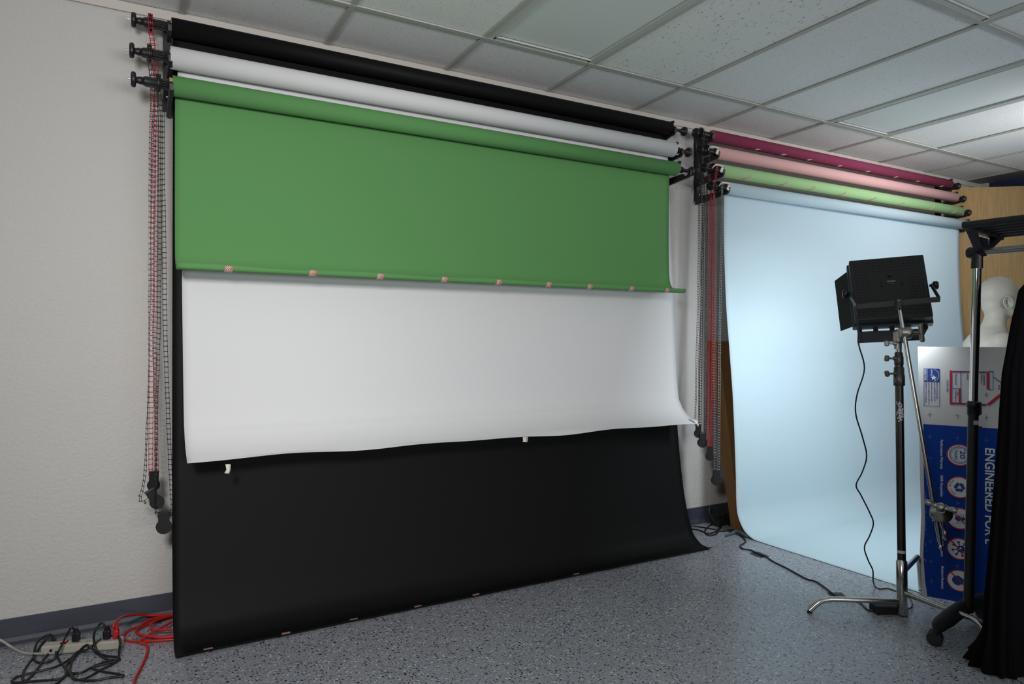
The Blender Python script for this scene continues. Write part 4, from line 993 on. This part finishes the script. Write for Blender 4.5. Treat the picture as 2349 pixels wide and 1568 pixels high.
plug(.41, 'tangled black cord plugged in beside the red switch of the beige strip', blackcord,
  f3([(932, 560, .105), (905, 565, .105), (850, 660, .07), (770, 820, .04), (725, 900, .02), (680, 965), (570, 1000), (470, 990), (435, 930), (460, 780, .03), (530, 690, .045), (640, 642, .05), (700, 700, .04), (715, 850, .015), (760, 970), (840, 1080), (830, 1170), (740, 1215), (500, 1235), (170, 1258), (210, 1190), (420, 1130), (700, 1060), (890, 960), (1000, 860, .012), (1120, 830, .02), (1300, 690, .05)]), .0042)
plug(.80, 'long black cord plugged in next to the red plug, tangled in front of the strip', blackcord,
  f3([(1345, 540, .11), (1325, 497, .118), (1280, 510, .11), (1215, 610, .085), (1205, 720, .05), (1250, 860, .012), (1370, 915), (1510, 930), (1515, 962), (1400, 975), (1200, 1050), (1040, 1130), (900, 1130), (842, 1060), (890, 990), (1000, 870), (1100, 780, .035), (1160, 800, .03), (1240, 880), (1380, 960), (1500, 985), (1300, 1090), (1100, 1200), (950, 1212), (895, 1100), (940, 950), (1030, 850, .01)]), .0042)
floor_cord('cable', 'black cord in long loops at the left end of the beige strip', c3([(655, 655, .05), (680, 690, .04), (640, 850, .012), (560, 960), (480, 1080), (350, 1222), (292, 1215), (312, 1100), (430, 930), (560, 740, .03), (620, 665, .045)]), .0042, blackcord, res=8)
floor_cord('cable', 'black cord folded to a point right of the cord tangle', c3([(1540, 760, .04), (1532, 690, .045), (1500, 665, .045), (1390, 660, .03)][::-1]+[(1535, 800, .03), (1520, 940), (1515, 975), (1220, 1050), (1190, 1075), (1300, 1110), (1585, 1165), (1400, 1195), (1200, 1230), (980, 1215), (900, 1130), (860, 1160), (720, 1275), (620, 1340)]), .0042, blackcord, res=8)
floor_cord('cable', 'off-white supply cord of the strip running out at the left edge', [(-60, 1446, .085), (-2, 1466, .045), (23, 1481, .012), (50, 1495.5), (78, 1498.5, .012), (96, 1498, .018)], .0048, psm)
# red extension cord: plug, coil behind the black sheet, tail to the front
o_ = sp(.915); rr_ = empty('extension_lead', o_, 'bright red extension cord plugged into the strip and coiled behind the black sheet', 'extension cord')
MB().bbox(o_+V(0, 0, .016), (.020, .022, .030), .004, RS).lathe(o_+V(0, 0, .028), (0, 0, 1), [(0, .011), (.010, .008), (.012, .0095), (.018, .0095), (.022, .006)], 16).build('plug', redcord, rr_)
pp = [o_+V(0, 0, .045), FL(1450/5.593, 1340+545/5.593, .088), FL(1500/5.593, 1340+470/5.593, .10), FL(1600/5.593, 1340+405/5.593, .085), FL(1800/5.593, 1340+385/5.593, .05), FL(2000/5.593, 1340+395/5.593, .03)]
cc = W(.205, 3.085, 0)
for q in range(4*16+1):
    a = math.pi*.5-.4-2*math.pi*q/16; k = q//16; rx = (.205, .178, .165, .140, .19)[k]+.006*math.sin(q*.7); ry = (.125, .112, .120, .095, .11)[k]
    ofs = (0, .012, -.008, .02, 0)[k]
    pp.append(cc+V(rx*math.cos(a)+ofs, ry*math.sin(a)+ofs*.3, .007+.007*k+.003*math.sin(q*1.7)))
pp += [FL(330, 1462, .02), FL(337, 1478, .006), FL(339, 1492, .006), FL(332, 1512, .006), FL(320, 1537, .006), FL(309, 1560, .006), FL(300, 1600, .006)]
MB().tube(pp, .0048, n=10, res=5).build('cord', redcord, rr_)

# repeats of one kind share a group phrase
for o in C.objects:
    if o.parent or 'category' not in o or 'group' in o: continue
    k = o.name.split('.')[0]; left = o.location.x < 1.5
    if k == 'paper_backdrop': o['group'] = 'paper backdrops on the left brackets' if left else 'paper backdrops on the right brackets'
    elif k == 'drive_chain': o['group'] = 'chains hanging by the left wall' if left else 'chains hanging between the backdrops'
    elif k == 'chain_weight': o['group'] = 'weights on the chain ends'
    elif k == 'wall_bracket': o['group'] = 'brackets carrying the paper rolls'
    elif k == 'cable': o['group'] = 'cables tangled at the beige power strip' if left else 'cables on the floor by the blue backdrop'
    elif k == 'tape_patch': o['group'] = 'tape patches holding the floor cord'
